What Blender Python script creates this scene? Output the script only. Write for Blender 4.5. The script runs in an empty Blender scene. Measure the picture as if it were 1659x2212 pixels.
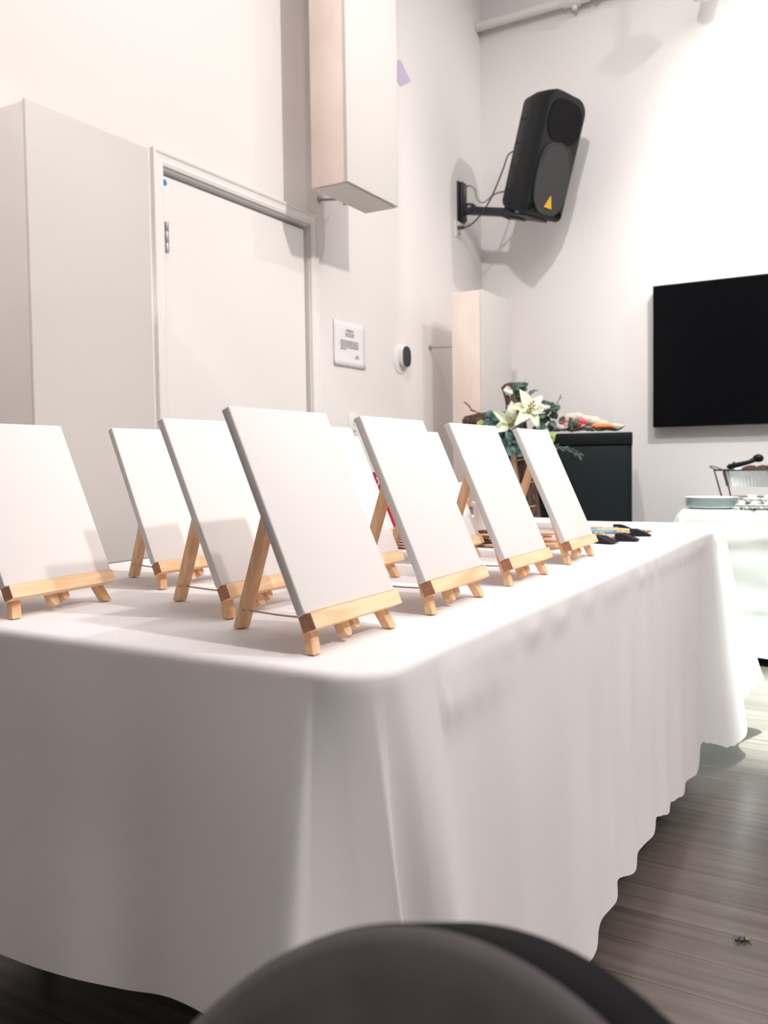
import bpy, bmesh, math, random
from mathutils import Vector, Matrix, noise
random.seed(7)
S = bpy.context.scene
COL = S.collection
PI = math.pi

# ------------------------------------------------------------------ camera
F_PX, CY = 1854.07, 1078.0
CAM = Vector((0, 0, 0.997))
cd = bpy.data.cameras.new('camera'); cam = bpy.data.objects.new('camera', cd); COL.objects.link(cam)
R_ = Vector((0.863243, 0.504599, -0.013857)); D_ = Vector((0.009666, -0.043970, -0.998986)); F_ = Vector((-0.504696, 0.862234, -0.042834))
m = Matrix((R_, -D_, -F_)).transposed().to_4x4(); m.translation = CAM
cam.matrix_world = m
cd.sensor_fit = 'VERTICAL'; cd.sensor_height = 36.0; cd.sensor_width = 36.0
cd.lens = F_PX / 2212 * 36.0
cd.shift_y = -(1106 - CY) / 2212
cd.clip_start = 0.02
cd.dof.use_dof = True; cd.dof.focus_distance = 1.55; cd.dof.aperture_fstop = cd.lens / 1000 / 0.0050
S.camera = cam

# ------------------------------------------------------------------ light and exposure
S.view_settings.view_transform = 'Standard'; S.view_settings.look = 'None'
S.view_settings.gamma = 1.0; S.view_settings.use_curve_mapping = False
S.view_settings.exposure = 0.12
W = bpy.data.worlds.new('world'); S.world = W; W.use_nodes = True
W.node_tree.nodes['Background'].inputs[0].default_value = (1, 0.95, 0.93, 1)
W.node_tree.nodes['Background'].inputs[1].default_value = 0.25

def aim(o, tgt):
    d = Vector(tgt) - o.location
    o.rotation_euler = d.to_track_quat('-Z', 'Y').to_euler()
def spot(name, loc, tgt, watts, col=(1, .93, .87), angle=70, blend=.6, size=.06):
    l = bpy.data.lights.new(name, 'SPOT'); l.energy = watts; l.color = col
    l.spot_size = math.radians(angle); l.spot_blend = blend; l.shadow_soft_size = size
    o = bpy.data.objects.new(name, l); COL.objects.link(o); o.location = loc; aim(o, tgt); return o
def area(name, loc, tgt, watts, sx, sy, col=(1, .95, .92)):
    l = bpy.data.lights.new(name, 'AREA'); l.energy = watts; l.color = col; l.shape = 'RECTANGLE'; l.size = sx; l.size_y = sy
    o = bpy.data.objects.new(name, l); COL.objects.link(o); o.location = loc; aim(o, tgt); return o
WARM = (1, .935, .89); NEUT = (1, .96, .94); COOL = (.86, 1, .96)
spot('track_light_wall', (1.6, 1.9, 4.2), (-2.27, 2.2, 1.7), 390, WARM, 70, .9, .08)
spot('track_light_corner', (1.2, 4.2, 4.5), (-2.2, 4.6, 2.2), 130, NEUT, 60, .8, .06)
spot('track_light_table', (0.9, 1.7, 4.3), (-1.0, 1.7, .8), 30, WARM, 60, .8, .09)
spot('track_light_overhead', (-0.9, 2.4, 4.4), (-0.95, 1.7, .8), 20, NEUT, 60, .8, .12)
spot('track_light_back', (-0.9, 1.6, 4.5), (-1.1, 5.17, 1.7), 230, NEUT, 70, .9, .08)
spot('track_light_screen', (0.35, 3.3, 3.9), (-0.35, 5.17, 2.85), 260, NEUT, 46, .9, .06)
spot('track_light_buffet', (0.3, 3.4, 4.4), (-0.40, 3.85, 0.3), 340, COOL, 36, .7, .05)
spot('track_light_aisle', (2.2, 0.5, 3.7), (-0.49, 1.5, .45), 320, NEUT, 42, .9, .08)
spot('floor_glare_fill', (-0.2, 3.0, 4.4), (-0.30, 3.70, 0), 7000, COOL, 22, .8, .05)  # added lamp; its pool stands in for bright cloth mirrored in the floor
spot('track_light_tv', (0.4, 2.8, 4.4), (-0.4, 5.17, 1.2), 430, NEUT, 55, .9, .06)
spot('panel_side_fill', (-1.0, -1.0, 4.4), (-2.0, 1.47, 1.6), 360, WARM, 21, .9, .06)  # added lamp, only lifts the near side of the covered panel
spot('right_floor_fill', (1.9, 1.0, 4.4), (0.75, 1.8, 0), 480, NEUT, 34, .9, .08)  # added fill that brightens the open floor at right
area('ceiling_fill', (0.6, 2.0, 4.55), (0.6, 2.0, 0), 105, 3.0, 4.0, NEUT)  # added area fill standing in for many track lights

# ------------------------------------------------------------------ materials
def hexc(r, g, b):
    f = lambda c: (c / 255 / 12.92) if c / 255 <= .04045 else ((c / 255 + .055) / 1.055) ** 2.4
    return (f(r), f(g), f(b), 1)
def mat(name, col, rough=.6, metal=0, spec=.5, noise_amt=0, noise_scale=20, col2=None, bump=0, bump_scale=200, stretch=None, trans=0, sheen=0):
    M = bpy.data.materials.new(name); M.use_nodes = True
    nt = M.node_tree; b = nt.nodes['Principled BSDF']
    b.inputs['Base Color'].default_value = col; b.inputs['Roughness'].default_value = rough
    b.inputs['Metallic'].default_value = metal; b.inputs['Specular IOR Level'].default_value = spec
    if sheen: b.inputs['Sheen Weight'].default_value = sheen
    tc = nt.nodes.new('ShaderNodeTexCoord'); mp = nt.nodes.new('ShaderNodeMapping')
    nt.links.new(tc.outputs['Object'], mp.inputs['Vector'])
    if stretch: mp.inputs['Scale'].default_value = stretch
    if col2 is not None:
        n = nt.nodes.new('ShaderNodeTexNoise'); n.inputs['Scale'].default_value = noise_scale; n.inputs['Detail'].default_value = 5
        nt.links.new(mp.outputs[0], n.inputs['Vector'])
        r = nt.nodes.new('ShaderNodeValToRGB'); r.color_ramp.elements[0].position = .38; r.color_ramp.elements[1].position = .64
        r.color_ramp.elements[0].color = col; r.color_ramp.elements[1].color = col2
        nt.links.new(n.outputs['Fac'], r.inputs['Fac']); nt.links.new(r.outputs['Color'], b.inputs['Base Color'])
    if bump:
        n2 = nt.nodes.new('ShaderNodeTexNoise'); n2.inputs['Scale'].default_value = bump_scale; n2.inputs['Detail'].default_value = 4
        nt.links.new(mp.outputs[0], n2.inputs['Vector'])
        bp = nt.nodes.new('ShaderNodeBump'); bp.inputs['Strength'].default_value = bump; bp.inputs['Distance'].default_value = .01
        nt.links.new(n2.outputs['Fac'], bp.inputs['Height']); nt.links.new(bp.outputs['Normal'], b.inputs['Normal'])
    return M
def weave_mat(name, col, scale=900, bump=.25, fold=None):
    M = mat(name, col, .85, spec=.2); nt = M.node_tree; b = nt.nodes['Principled BSDF']
    tc = nt.nodes['Texture Coordinate']
    hs = []
    for ax in ('X', 'Y', 'Z'):
        w = nt.nodes.new('ShaderNodeTexWave'); w.wave_type = 'BANDS'; w.bands_direction = ax
        w.inputs['Scale'].default_value = scale / 10; w.inputs['Distortion'].default_value = .6
        nt.links.new(tc.outputs['Object'], w.inputs['Vector']); hs.append(w)
    a = nt.nodes.new('ShaderNodeMath'); a.operation = 'ADD'; nt.links.new(hs[0].outputs['Fac'], a.inputs[0]); nt.links.new(hs[1].outputs['Fac'], a.inputs[1])
    a2 = nt.nodes.new('ShaderNodeMath'); a2.operation = 'ADD'; nt.links.new(a.outputs[0], a2.inputs[0]); nt.links.new(hs[2].outputs['Fac'], a2.inputs[1])
    bp = nt.nodes.new('ShaderNodeBump'); bp.inputs['Strength'].default_value = bump; bp.inputs['Distance'].default_value = .0008
    nt.links.new(a2.outputs[0], bp.inputs['Height'])
    last = bp
    if fold:
        mp = nt.nodes.new('ShaderNodeMapping'); mp.inputs['Rotation'].default_value = fold[0]; mp.inputs['Scale'].default_value = fold[1]
        nt.links.new(tc.outputs['Object'], mp.inputs['Vector'])
        n = nt.nodes.new('ShaderNodeTexNoise'); n.inputs['Scale'].default_value = 1; n.inputs['Detail'].default_value = 2.5
        nt.links.new(mp.outputs[0], n.inputs['Vector'])
        b2 = nt.nodes.new('ShaderNodeBump'); b2.inputs['Strength'].default_value = fold[2]; b2.inputs['Distance'].default_value = .05
        nt.links.new(n.outputs['Fac'], b2.inputs['Height']); nt.links.new(bp.outputs['Normal'], b2.inputs['Normal']); last = b2
    nt.links.new(last.outputs['Normal'], b.inputs['Normal'])
    return M
def wood_mat(name, c1, c2, axis=1, scale=1.0, rough=.55, knots=False):
    M = bpy.data.materials.new(name); M.use_nodes = True; nt = M.node_tree; b = nt.nodes['Principled BSDF']
    b.inputs['Roughness'].default_value = rough; b.inputs['Specular IOR Level'].default_value = .3
    tc = nt.nodes.new('ShaderNodeTexCoord'); mp = nt.nodes.new('ShaderNodeMapping')
    sc = [60 * scale] * 3; sc[axis] = 5 * scale; mp.inputs['Scale'].default_value = sc
    nt.links.new(tc.outputs['Object'], mp.inputs['Vector'])
    oi = nt.nodes.new('ShaderNodeObjectInfo')
    mm = nt.nodes.new('ShaderNodeMath'); mm.operation = 'MULTIPLY'; mm.inputs[1].default_value = 40; nt.links.new(oi.outputs['Random'], mm.inputs[0])
    cb = nt.nodes.new('ShaderNodeCombineXYZ')
    for i in range(3): nt.links.new(mm.outputs[0], cb.inputs[i])
    nt.links.new(cb.outputs[0], mp.inputs['Location'])
    n = nt.nodes.new('ShaderNodeTexNoise'); n.inputs['Scale'].default_value = 1; n.inputs['Detail'].default_value = 3; n.inputs['Distortion'].default_value = 1.2
    nt.links.new(mp.outputs[0], n.inputs['Vector'])
    r = nt.nodes.new('ShaderNodeValToRGB'); r.color_ramp.elements[0].position = .35; r.color_ramp.elements[1].position = .68
    r.color_ramp.elements[0].color = c1; r.color_ramp.elements[1].color = c2
    nt.links.new(n.outputs['Fac'], r.inputs['Fac']); nt.links.new(r.outputs['Color'], b.inputs['Base Color'])
    return M

M = {}
M['wall'] = mat('white_wall_paint', (.80, .775, .755, 1), .75, spec=.2, bump=.04, bump_scale=60)
M['wall_back'] = mat('white_wall_paint_shaded', (.76, .735, .725, 1), .75, spec=.2, bump=.04, bump_scale=60)  # same white paint, with the back wall's shade put into the colour
M['ceil'] = mat('ceiling_paint', (.7, .69, .68, 1), .9)
M['trim'] = mat('white_trim_paint', (.82, .80, .775, 1), .45)
M['door'] = mat('white_door_paint', (.83, .81, .79, 1), .5)
M['steel'] = mat('brushed_steel', (.42, .42, .45, 1), .5, metal=.6)
M['blue'] = mat('blue_sticker', hexc(40, 130, 205), .6)
M['cloth'] = mat('white_table_linen', (.79, .755, .76, 1), .85, spec=.2, bump=.03, bump_scale=900)
M['cloth_green_cast'] = mat('white_linen_green_cast', (.78, .83, .80, 1), .85, spec=.2, bump=.03, bump_scale=900)  # white linen, greenish cast of its lighting mixed into the colour
M['canvas'] = mat('primed_canvas', (.74, .705, .695, 1), .8, spec=.2, bump=.05, bump_scale=1500)
M['panel_fabric'] = mat('panel_fabric', (.63, .61, .585, 1), .85, spec=.2, bump=.03, bump_scale=700)
M['panel_fabric_dimmed'] = weave_mat('panel_fabric_dimmed', (.56, .535, .515, 1), 2600, .02, fold=((.5, .6, .2), (2.2, 2.2, 1.4), .25))  # same fabric as the creased side, front face's light toned down in colour
M['panel_fabric_creased'] = weave_mat('panel_fabric_creased', (.68, .63, .61, 1), 2600, .02, fold=((.5, .6, .2), (2.2, 2.2, 1.4), .5))
M['panel_wood'] = mat('pale_pine_panel', (.86, .74, .67, 1), .6, spec=.2, col2=(.78, .65, .59, 1), noise_scale=5, stretch=(1, 1, .6))
M['pine'] = wood_mat('pine', hexc(246, 214, 178), hexc(232, 186, 144), axis=1)
M['pine_up'] = wood_mat('pine_upright', hexc(242, 206, 168), hexc(226, 178, 136), axis=2)
M['pine_dark'] = mat('pine_end_grain', hexc(188, 134, 104), .7, col2=hexc(164, 112, 86), noise_scale=300)
M['string'] = mat('string', hexc(205, 188, 182), .9)
M['black'] = mat('black_plastic', (.006, .007, .008, 1), .45, spec=.25, bump=.15, bump_scale=350)
M['black_metal'] = mat('black_metal', (.010, .012, .016, 1), .4)
M['grille'] = mat('speaker_grille', (.040, .040, .043, 1), .6, bump=.4, bump_scale=900)
M['horn'] = mat('recess_shade_black', (.003, .003, .004, 1), .5, spec=.1)
M['yellow'] = mat('yellow_badge', hexc(238, 180, 40), .5)
M['cable'] = mat('dark_cable', (.03, .03, .03, 1), .5)
M['cable_grey'] = mat('grey_cable', (.30, .29, .28, 1), .5)
M['tv'] = mat('tv_screen', (.002, .002, .003, 1), .22, spec=.12)
M['tv_bezel'] = mat('tv_bezel', (.004, .004, .005, 1), .4, spec=.15)
M['cab'] = mat('black_cabinet', (.006, .009, .011, 1), .5, spec=.2)
M['cab2'] = mat('black_cabinet_panel', (.009, .014, .016, 1), .4, spec=.2)
M['paper'] = mat('white_paper', (.82, .80, .815, 1), .7)
M['ink'] = mat('printed_ink', (.33, .31, .33, 1), .8)
M['plastic_white'] = mat('white_plastic', (.80, .79, .78, 1), .4)
M['glass_dark'] = mat('dark_display', (.012, .018, .028, 1), .15)
M['lavender'] = mat('lavender_tone', hexc(196, 182, 214), .8)
M['bark'] = mat('dark_bark', hexc(62, 45, 38), .9, col2=hexc(108, 82, 70), noise_scale=9, bump=.9, bump_scale=14, stretch=(9, 9, 1.3))
M['split'] = mat('split_wood', hexc(232, 208, 172), .75, col2=hexc(190, 156, 122), noise_scale=8, stretch=(8, 8, 1))
M['lily'] = mat('lily_petal', (.86, .86, .74, 1), .5, col2=(.80, .84, .62, 1), noise_scale=9)
M['lily_mid'] = mat('lily_throat', hexc(190, 205, 130), .6)
M['stamen'] = mat('stamen', hexc(120, 70, 40), .7)
M['euc'] = mat('eucalyptus_leaf', hexc(58, 92, 88), .6, col2=hexc(100, 140, 134), noise_scale=30)
M['leaf'] = mat('dark_green_leaf', hexc(44, 70, 58), .6, col2=hexc(74, 104, 84), noise_scale=30)
M['lime'] = mat('lime_leaf', hexc(170, 200, 110), .6)
M['sprig'] = mat('grey_green_sprig', hexc(138, 158, 150), .6, col2=hexc(96, 120, 110), noise_scale=30)
M['twig'] = mat('twig', hexc(84, 62, 52), .8)
M['blossom'] = mat('white_blossom', (.86, .87, .83, 1), .6)
M['pink'] = mat('pink_silk', hexc(222, 150, 150), .7)
M['coral'] = mat('coral_silk', hexc(238, 80, 96), .7)
M['orange'] = mat('orange_felt', hexc(236, 140, 78), .8)
M['cream'] = mat('cream_felt', hexc(208, 198, 186), .9)
M['grey_cloth'] = mat('pale_grey_cloth', hexc(205, 200, 194), .9)
M['red'] = mat('crimson_paper', hexc(205, 12, 62), .55)
M['stripe_dark'] = mat('dark_red_stripe', hexc(140, 18, 50), .6)
M['stripe_light'] = mat('pale_pink_stripe', hexc(242, 220, 222), .6)
M['foam'] = mat('black_foam', (.016, .016, .022, 1), .95, bump=.4, bump_scale=500)
M['br_blue'] = mat('blue_handle', hexc(120, 180, 212), .4)
M['br_yellow'] = mat('yellow_handle', hexc(240, 212, 150), .4)
M['br_pink'] = mat('mauve_handle', hexc(170, 120, 138), .4)
M['dowel'] = wood_mat('dowel_wood', hexc(236, 200, 170), hexc(206, 156, 128), axis=0, scale=.6)
M['ferrule'] = mat('brown_ferrule', hexc(104, 62, 44), .5)
M['teal'] = mat('teal_paint', hexc(30, 130, 122), .4)
M['blue_grey'] = mat('blue_grey_paint', hexc(140, 160, 190), .4)
M['amber'] = mat('amber_label', hexc(250, 200, 120), .5)
M['orange_red'] = mat('orange_red_label', hexc(244, 110, 80), .5)
M['foil'] = mat('aluminium_foil', (.72, .74, .75, 1), .28, metal=.95, bump=.25, bump_scale=40)
M['wire'] = mat('black_wire', (.03, .03, .035, 1), .4, metal=.5)
M['food'] = mat('brown_roast', hexc(92, 56, 40), .6, col2=hexc(60, 36, 28), noise_scale=40, bump=.5, bump_scale=60)
M['styro'] = mat('pale_foam_plate', (.72, .80, .80, 1), .5)
M['styro_white'] = mat('white_foam_plate', (.86, .88, .87, 1), .5)
M['can'] = mat('fuel_can', hexc(110, 74, 64), .5)
M['chair_face'] = mat('charcoal_upholstery', (.105, .092, .096, 1), .9, spec=.2, col2=(.125, .108, .113, 1), noise_scale=30, bump=.08, bump_scale=600, sheen=.1)
M['chair_edge'] = mat('black_vinyl', (.005, .0045, .0055, 1), .85, spec=.1)
M['tube'] = mat('black_steel_tube', (.015, .015, .016, 1), .35, metal=.6)
M['bug'] = mat('dark_chitin', hexc(40, 32, 24), .4)
M['bug_green'] = mat('green_chitin', hexc(92, 108, 58), .4)
M['table_grey'] = mat('grey_laminate', (.5, .5, .5, 1), .5)
M['pipe'] = mat('painted_pipe', (.76, .735, .72, 1), .5)

def floor_mat():
    Mx = bpy.data.materials.new('grey_brown_plank_floor'); Mx.use_nodes = True; nt = Mx.node_tree; b = nt.nodes['Principled BSDF']
    b.inputs['Roughness'].default_value = .26; b.inputs['Specular IOR Level'].default_value = .7
    tc = nt.nodes.new('ShaderNodeTexCoord')
    br = nt.nodes.new('ShaderNodeTexBrick'); br.inputs['Scale'].default_value = 1
    br.inputs['Brick Width'].default_value = 1.25; br.inputs['Row Height'].default_value = .125
    br.inputs['Mortar Size'].default_value = .0012; br.inputs['Mortar Smooth'].default_value = .2
    br.inputs['Color1'].default_value = hexc(100, 92, 87); br.inputs['Color2'].default_value = hexc(80, 73, 69); br.inputs['Mortar'].default_value = hexc(52, 46, 43)
    nt.links.new(tc.outputs['Object'], br.inputs['Vector'])
    mp = nt.nodes.new('ShaderNodeMapping'); mp.inputs['Scale'].default_value = (2.2, 40, 1); nt.links.new(tc.outputs['Object'], mp.inputs['Vector'])
    n = nt.nodes.new('ShaderNodeTexNoise'); n.inputs['Scale'].default_value = 1; n.inputs['Detail'].default_value = 6
    nt.links.new(mp.outputs[0], n.inputs['Vector'])
    r = nt.nodes.new('ShaderNodeValToRGB'); r.color_ramp.elements[0].position = .3; r.color_ramp.elements[1].position = .75
    r.color_ramp.elements[0].color = (.62, .60, .58, 1); r.color_ramp.elements[1].color = (1.15, 1.1, 1.05, 1)
    nt.links.new(n.outputs['Fac'], r.inputs['Fac'])
    mx = nt.nodes.new('ShaderNodeMix'); mx.data_type = 'RGBA'; mx.blend_type = 'MULTIPLY'; mx.inputs['Factor'].default_value = 1
    nt.links.new(br.outputs['Color'], mx.inputs['A']); nt.links.new(r.outputs['Color'], mx.inputs['B'])
    nt.links.new(mx.outputs['Result'], b.inputs['Base Color'])
    bp = nt.nodes.new('ShaderNodeBump'); bp.inputs['Strength'].default_value = .15; bp.inputs['Distance'].default_value = .002
    nt.links.new(n.outputs['Fac'], bp.inputs['Height']); nt.links.new(bp.outputs['Normal'], b.inputs['Normal'])
    return Mx
M['floor'] = floor_mat()

# ------------------------------------------------------------------ mesh helpers
def new(): return bmesh.new()
def obj(name, bm, material, parent=None, smooth=False, loc=None, rot=None, angle=None):
    bmesh.ops.recalc_face_normals(bm, faces=bm.faces)
    me = bpy.data.meshes.new(name); bm.to_mesh(me); bm.free()
    for mm in (material if isinstance(material, (list, tuple)) else [material]):
        me.materials.append(mm if not isinstance(mm, str) else M[mm])
    if smooth:
        for p in me.polygons: p.use_smooth = True
        if angle is not None: me.set_sharp_from_angle(angle=math.radians(angle))
    o = bpy.data.objects.new(name, me); COL.objects.link(o)
    if parent is not None: o.parent = parent
    if loc is not None: o.location = loc
    if rot is not None: o.rotation_euler = rot
    return o
def thing(name, label, cat, loc=(0, 0, 0), rotz=0, group=None):
    o = bpy.data.objects.new(name, None); COL.objects.link(o); o.empty_display_size = .05
    o.location = loc; o.rotation_euler = (0, 0, rotz); o['label'] = label; o['category'] = cat
    if group: o['group'] = group
    return o
def tag(o, label, cat, group=None):
    o['label'] = label; o['category'] = cat
    if group: o['group'] = group
    return o
def struct(name, bm, m_, parent=None, **k):
    o = obj(name, bm, m_, parent, **k)
    if parent is None: o['kind'] = 'structure'
    return o
def dup(root, loc, rotz, label, group=None):
    r = root.copy(); COL.objects.link(r); r.location = loc; r.rotation_euler = (0, 0, rotz); r['label'] = label
    if group: r['group'] = group
    for ch in list(root.children):
        c = ch.copy(); COL.objects.link(c); c.parent = r
        for g in list(ch.children):
            d = g.copy(); COL.objects.link(d); d.parent = c
    return r
def box(bm, lo, hi, bevel=0, mi=0, seg=2, mtx=None):
    lo, hi = Vector(lo), Vector(hi)
    r = bmesh.ops.create_cube(bm, size=1); vs = r['verts']
    for v in vs: v.co = Vector((lo[i] + (v.co[i] + .5) * (hi[i] - lo[i]) for i in range(3)))
    fs = list({f for v in vs for f in v.link_faces})
    if bevel:
        es = list({e for f in fs for e in f.edges})
        r2 = bmesh.ops.bevel(bm, geom=es, offset=bevel, segments=seg, profile=.5, affect='EDGES')
        fs = list({f for f in r2['faces']} | {f for f in fs if f.is_valid})
        vs = list({v for f in fs for v in f.verts})
    for f in fs: f.material_index = mi
    if mtx is not None:
        for v in vs: v.co = mtx @ v.co
    return vs
def bar(bm, a, b, wx, wy, up=Vector((0, 1, 0)), bevel=0, mi=0):
    """rectangular bar from a to b; wy is the size along 'up', wx the other way"""
    a, b = Vector(a), Vector(b); d = (b - a); L = d.length; z = d.normalized()
    y = (up - z * up.dot(z)).normalized(); x = y.cross(z)
    mt = Matrix((x, y, z)).transposed().to_4x4(); mt.translation = a
    return box(bm, (-wx / 2, -wy / 2, 0), (wx / 2, wy / 2, L), bevel, mi, 2, mt)
def tube(bm, pts, r, n=8, mi=0, cap=True):
    pts = [Vector(p) for p in pts]; rs = r if isinstance(r, (list, tuple)) else [r] * len(pts)
    rings = []; prev = None
    for i, p in enumerate(pts):
        t = (pts[min(i + 1, len(pts) - 1)] - pts[max(i - 1, 0)]).normalized()
        if prev is None:
            u = t.cross(Vector((0, 0, 1))); u = t.cross(Vector((1, 0, 0))) if u.length < .1 else u
        else: u = prev - t * prev.dot(t)
        u.normalize(); prev = u; w = t.cross(u)
        rings.append([bm.verts.new(p + (u * math.cos(2 * PI * k / n) + w * math.sin(2 * PI * k / n)) * rs[i]) for k in range(n)])
    for i in range(len(rings) - 1):
        for k in range(n):
            f = bm.faces.new((rings[i][k], rings[i][(k + 1) % n], rings[i + 1][(k + 1) % n], rings[i + 1][k])); f.material_index = mi
    if cap:
        for rg in (rings[0][::-1], rings[-1]):
            f = bm.faces.new(rg); f.material_index = mi
    return rings
def spline(pts, n=12):
    pts = [Vector(p) for p in pts]; P = [pts[0]] + pts + [pts[-1]]; out = []
    for i in range(1, len(P) - 2):
        a, b, c, d = P[i - 1:i + 3]
        for k in range(n):
            t = k / n
            out.append(.5 * ((2 * b) + (c - a) * t + (2 * a - 5 * b + 4 * c - d) * t * t + (3 * b - a - 3 * c + d) * t ** 3))
    out.append(pts[-1]); return out
def lathe(bm, prof, n=24, center=(0, 0, 0), mi=0, sx=1, sy=1):
    cx, cy, cz = center; rings = []
    for r, z in prof:
        rings.append([bm.verts.new((cx + r * sx * math.cos(2 * PI * k / n), cy + r * sy * math.sin(2 * PI * k / n), cz + z)) for k in range(n)])
    for i in range(len(rings) - 1):
        for k in range(n):
            f = bm.faces.new((rings[i][k], rings[i][(k + 1) % n], rings[i + 1][(k + 1) % n], rings[i + 1][k])); f.material_index = mi
    for rg in (rings[0][::-1], rings[-1]):
        try:
            f = bm.faces.new(rg); f.material_index = mi
        except ValueError: pass
def prism(bm, outline, a, b, axis=1, mi=0, bevel=0):
    """extrude a 2-D outline (list of (p,q)) along axis between a and b"""
    def P(p, q, t):
        return {0: (t, p, q), 1: (p, t, q), 2: (p, q, t)}[axis]
    va = [bm.verts.new(P(p, q, a)) for p, q in outline]; vb = [bm.verts.new(P(p, q, b)) for p, q in outline]
    n = len(outline); fs = [bm.faces.new(va), bm.faces.new(vb[::-1])]
    for i in range(n): fs.append(bm.faces.new((va[i], vb[i], vb[(i + 1) % n], va[(i + 1) % n])))
    for f in fs: f.material_index = mi
    if bevel:
        es = [e for f in fs[:2] for e in f.edges]
        bmesh.ops.bevel(bm, geom=es, offset=bevel, segments=2, profile=.5, affect='EDGES')
def blob(bm, c, r, sub=2, amp=.15, fr=3.0, sc=(1, 1, 1), seed=0, mi=0):
    rr = bmesh.ops.create_icosphere(bm, subdivisions=sub, radius=1)
    for v in rr['verts']:
        k = 1 + amp * noise.noise(v.co * fr * .5 + Vector((seed * 7.1, seed * 3.3, 1.7)))
        v.co = Vector(c) + Vector((v.co.x * r * sc[0] * k, v.co.y * r * sc[1] * k, v.co.z * r * sc[2] * k))
    for f in {f for v in rr['verts'] for f in v.link_faces}: f.material_index = mi
def petal(bm, base, direction, up, length, width, curl=.3, cup=.15, mi=0, tip=.15, nu=6, nv=4, peak=.45):
    d = Vector(direction).normalized(); u = Vector(up); u = (u - d * u.dot(d)).normalized(); s = d.cross(u); base = Vector(base); G = []
    for i in range(nu + 1):
        t = i / nu; wd = width * .5 * (math.sin(PI * min(1, t ** (math.log(.5) / math.log(peak)))) * (1 - tip) + .10 * (1 - t) + .02)
        row = []
        for j in range(nv + 1):
            q = j / nv * 2 - 1
            row.append(bm.verts.new(base + d * length * (t - .12 * curl * t * t) + s * wd * q + u * length * (-curl * t * t * .6 + cup * q * q * math.sin(PI * t))))
        G.append(row)
    for i in range(nu):
        for j in range(nv):
            f = bm.faces.new((G[i][j], G[i + 1][j], G[i + 1][j + 1], G[i][j + 1])); f.material_index = mi

# ------------------------------------------------------------------ room shell
XL, YB, ZC = -2.27, 5.17, 4.7
XR, YF = 4.6, -3.0
bm = new(); box(bm, (XL - .2, YF - .2, -.1), (XR + .2, YB + .2, 0)); struct('floor', bm, 'floor')
bm = new(); box(bm, (XL - .2, YF - .2, ZC), (XR + .2, YB + .2, ZC + .1)); struct('ceiling', bm, 'ceil')
DY0, DY1, DZ = 2.320, 3.232, 2.072        # door opening in the left wall
bm = new()
box(bm, (XL - .2, YF - .2, 0), (XL, DY0, ZC)); box(bm, (XL - .2, DY1, 0), (XL, YB + .2, ZC)); box(bm, (XL - .2, DY0, DZ), (XL, DY1, ZC))
struct('wall_left', bm, 'wall')
bm = new(); box(bm, (XL, YB, 0), (XR, YB + .2, ZC)); struct('wall_back', bm, 'wall_back')
bm = new(); box(bm, (XR, YF - .2, 0), (XR + .2, YB + .2, ZC)); struct('wall_right', bm, 'wall')
bm = new(); box(bm, (XL, YF - .2, 0), (XR, YF, ZC)); struct('wall_front', bm, 'wall')
# door slab, set back inside its jamb
bm = new(); box(bm, (XL - .055, DY0 + .004, .008), (XL - .010, DY1 - .022, DZ - .022), .002); d1 = struct('door_1', bm, 'door')
bm = new()
for z in (1.823, .35):
    bm = new()
    lathe(bm, [(.0, -.056), (.008, -.055), (.009, -.05), (.009, -.022), (.0082, -.021), (.009, -.02), (.009, .02), (.0082, .021), (.009, .022), (.009, .05), (.008, .055), (0, .056)], 14, (XL + .008, DY0 + .009, z))
    box(bm, (XL - .0115, DY0 + .012, z - .05), (XL - .0095, DY0 + .03, z + .05))
    obj('hinge', bm, 'steel', d1, smooth=True, angle=40)
bm = new(); lathe(bm, [(0, 0), (.011, 0), (.0115, .0006), (0, .0012)], 18)
o = obj('blue_sticker', bm, 'blue', d1, loc=(XL - .010, DY0 + .024, 2.026), rot=(0, PI / 2, 0)); o['label'] = 'small round blue sticker'
# jamb lining and casing
bm = new()
box(bm, (XL - .2, DY0 - .001, 0), (XL + .002, DY0 + .003, DZ)); box(bm, (XL - .2, DY1 - .003, 0), (XL + .002, DY1 + .001, DZ)); box(bm, (XL - .2, DY0, DZ - .003), (XL + .002, DY1, DZ + .001))
box(bm, (XL - .2, DY0 + .003, 0), (XL - .058, DY0 + .018, DZ - .003)); box(bm, (XL - .2, DY1 - .018, 0), (XL - .058, DY1 - .003, DZ - .003)); box(bm, (XL - .2, DY0, DZ - .02), (XL - .058, DY1, DZ - .003))
struct('trim_1', bm, 'trim')
CW = .052
prof = [(0, 0), (.012, 0), (.016, .012), (.013, .02), (.015, .036), (.019, .04), (.021, .048), (.019, CW), (0, CW)]   # (out of wall, away from opening)
bm = new()
path = [(DY0 - .004, 0, (-1, 0)), (DY0 - .004, DZ + .004, (-1, 1)), (DY1 + .004, DZ + .004, (1, 1)), (DY1 + .004, 0, (1, 0))]
rings = [[bm.verts.new((XL + p, y + q * n[0], z + q * n[1])) for p, q in prof] for y, z, n in path]
for a, b in zip(rings, rings[1:]):
    for i in range(len(prof)): bm.faces.new((a[i], a[(i + 1) % len(prof)], b[(i + 1) % len(prof)], b[i]))
bm.faces.new(rings[0]); bm.faces.new(rings[-1][::-1])
struct('trim_2', bm, 'trim')
bm = new()
box(bm, (XL, YF, 0), (XL + .014, DY0 - .07, .1), .003); box(bm, (XL, DY1 + .07, 0), (XL + .014, YB, .1), .003); struct('baseboard_left', bm, 'trim')
bm = new(); box(bm, (XL + .014, YB - .014, 0), (XR, YB, .1), .003); struct('baseboard_back', bm, 'trim')

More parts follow.
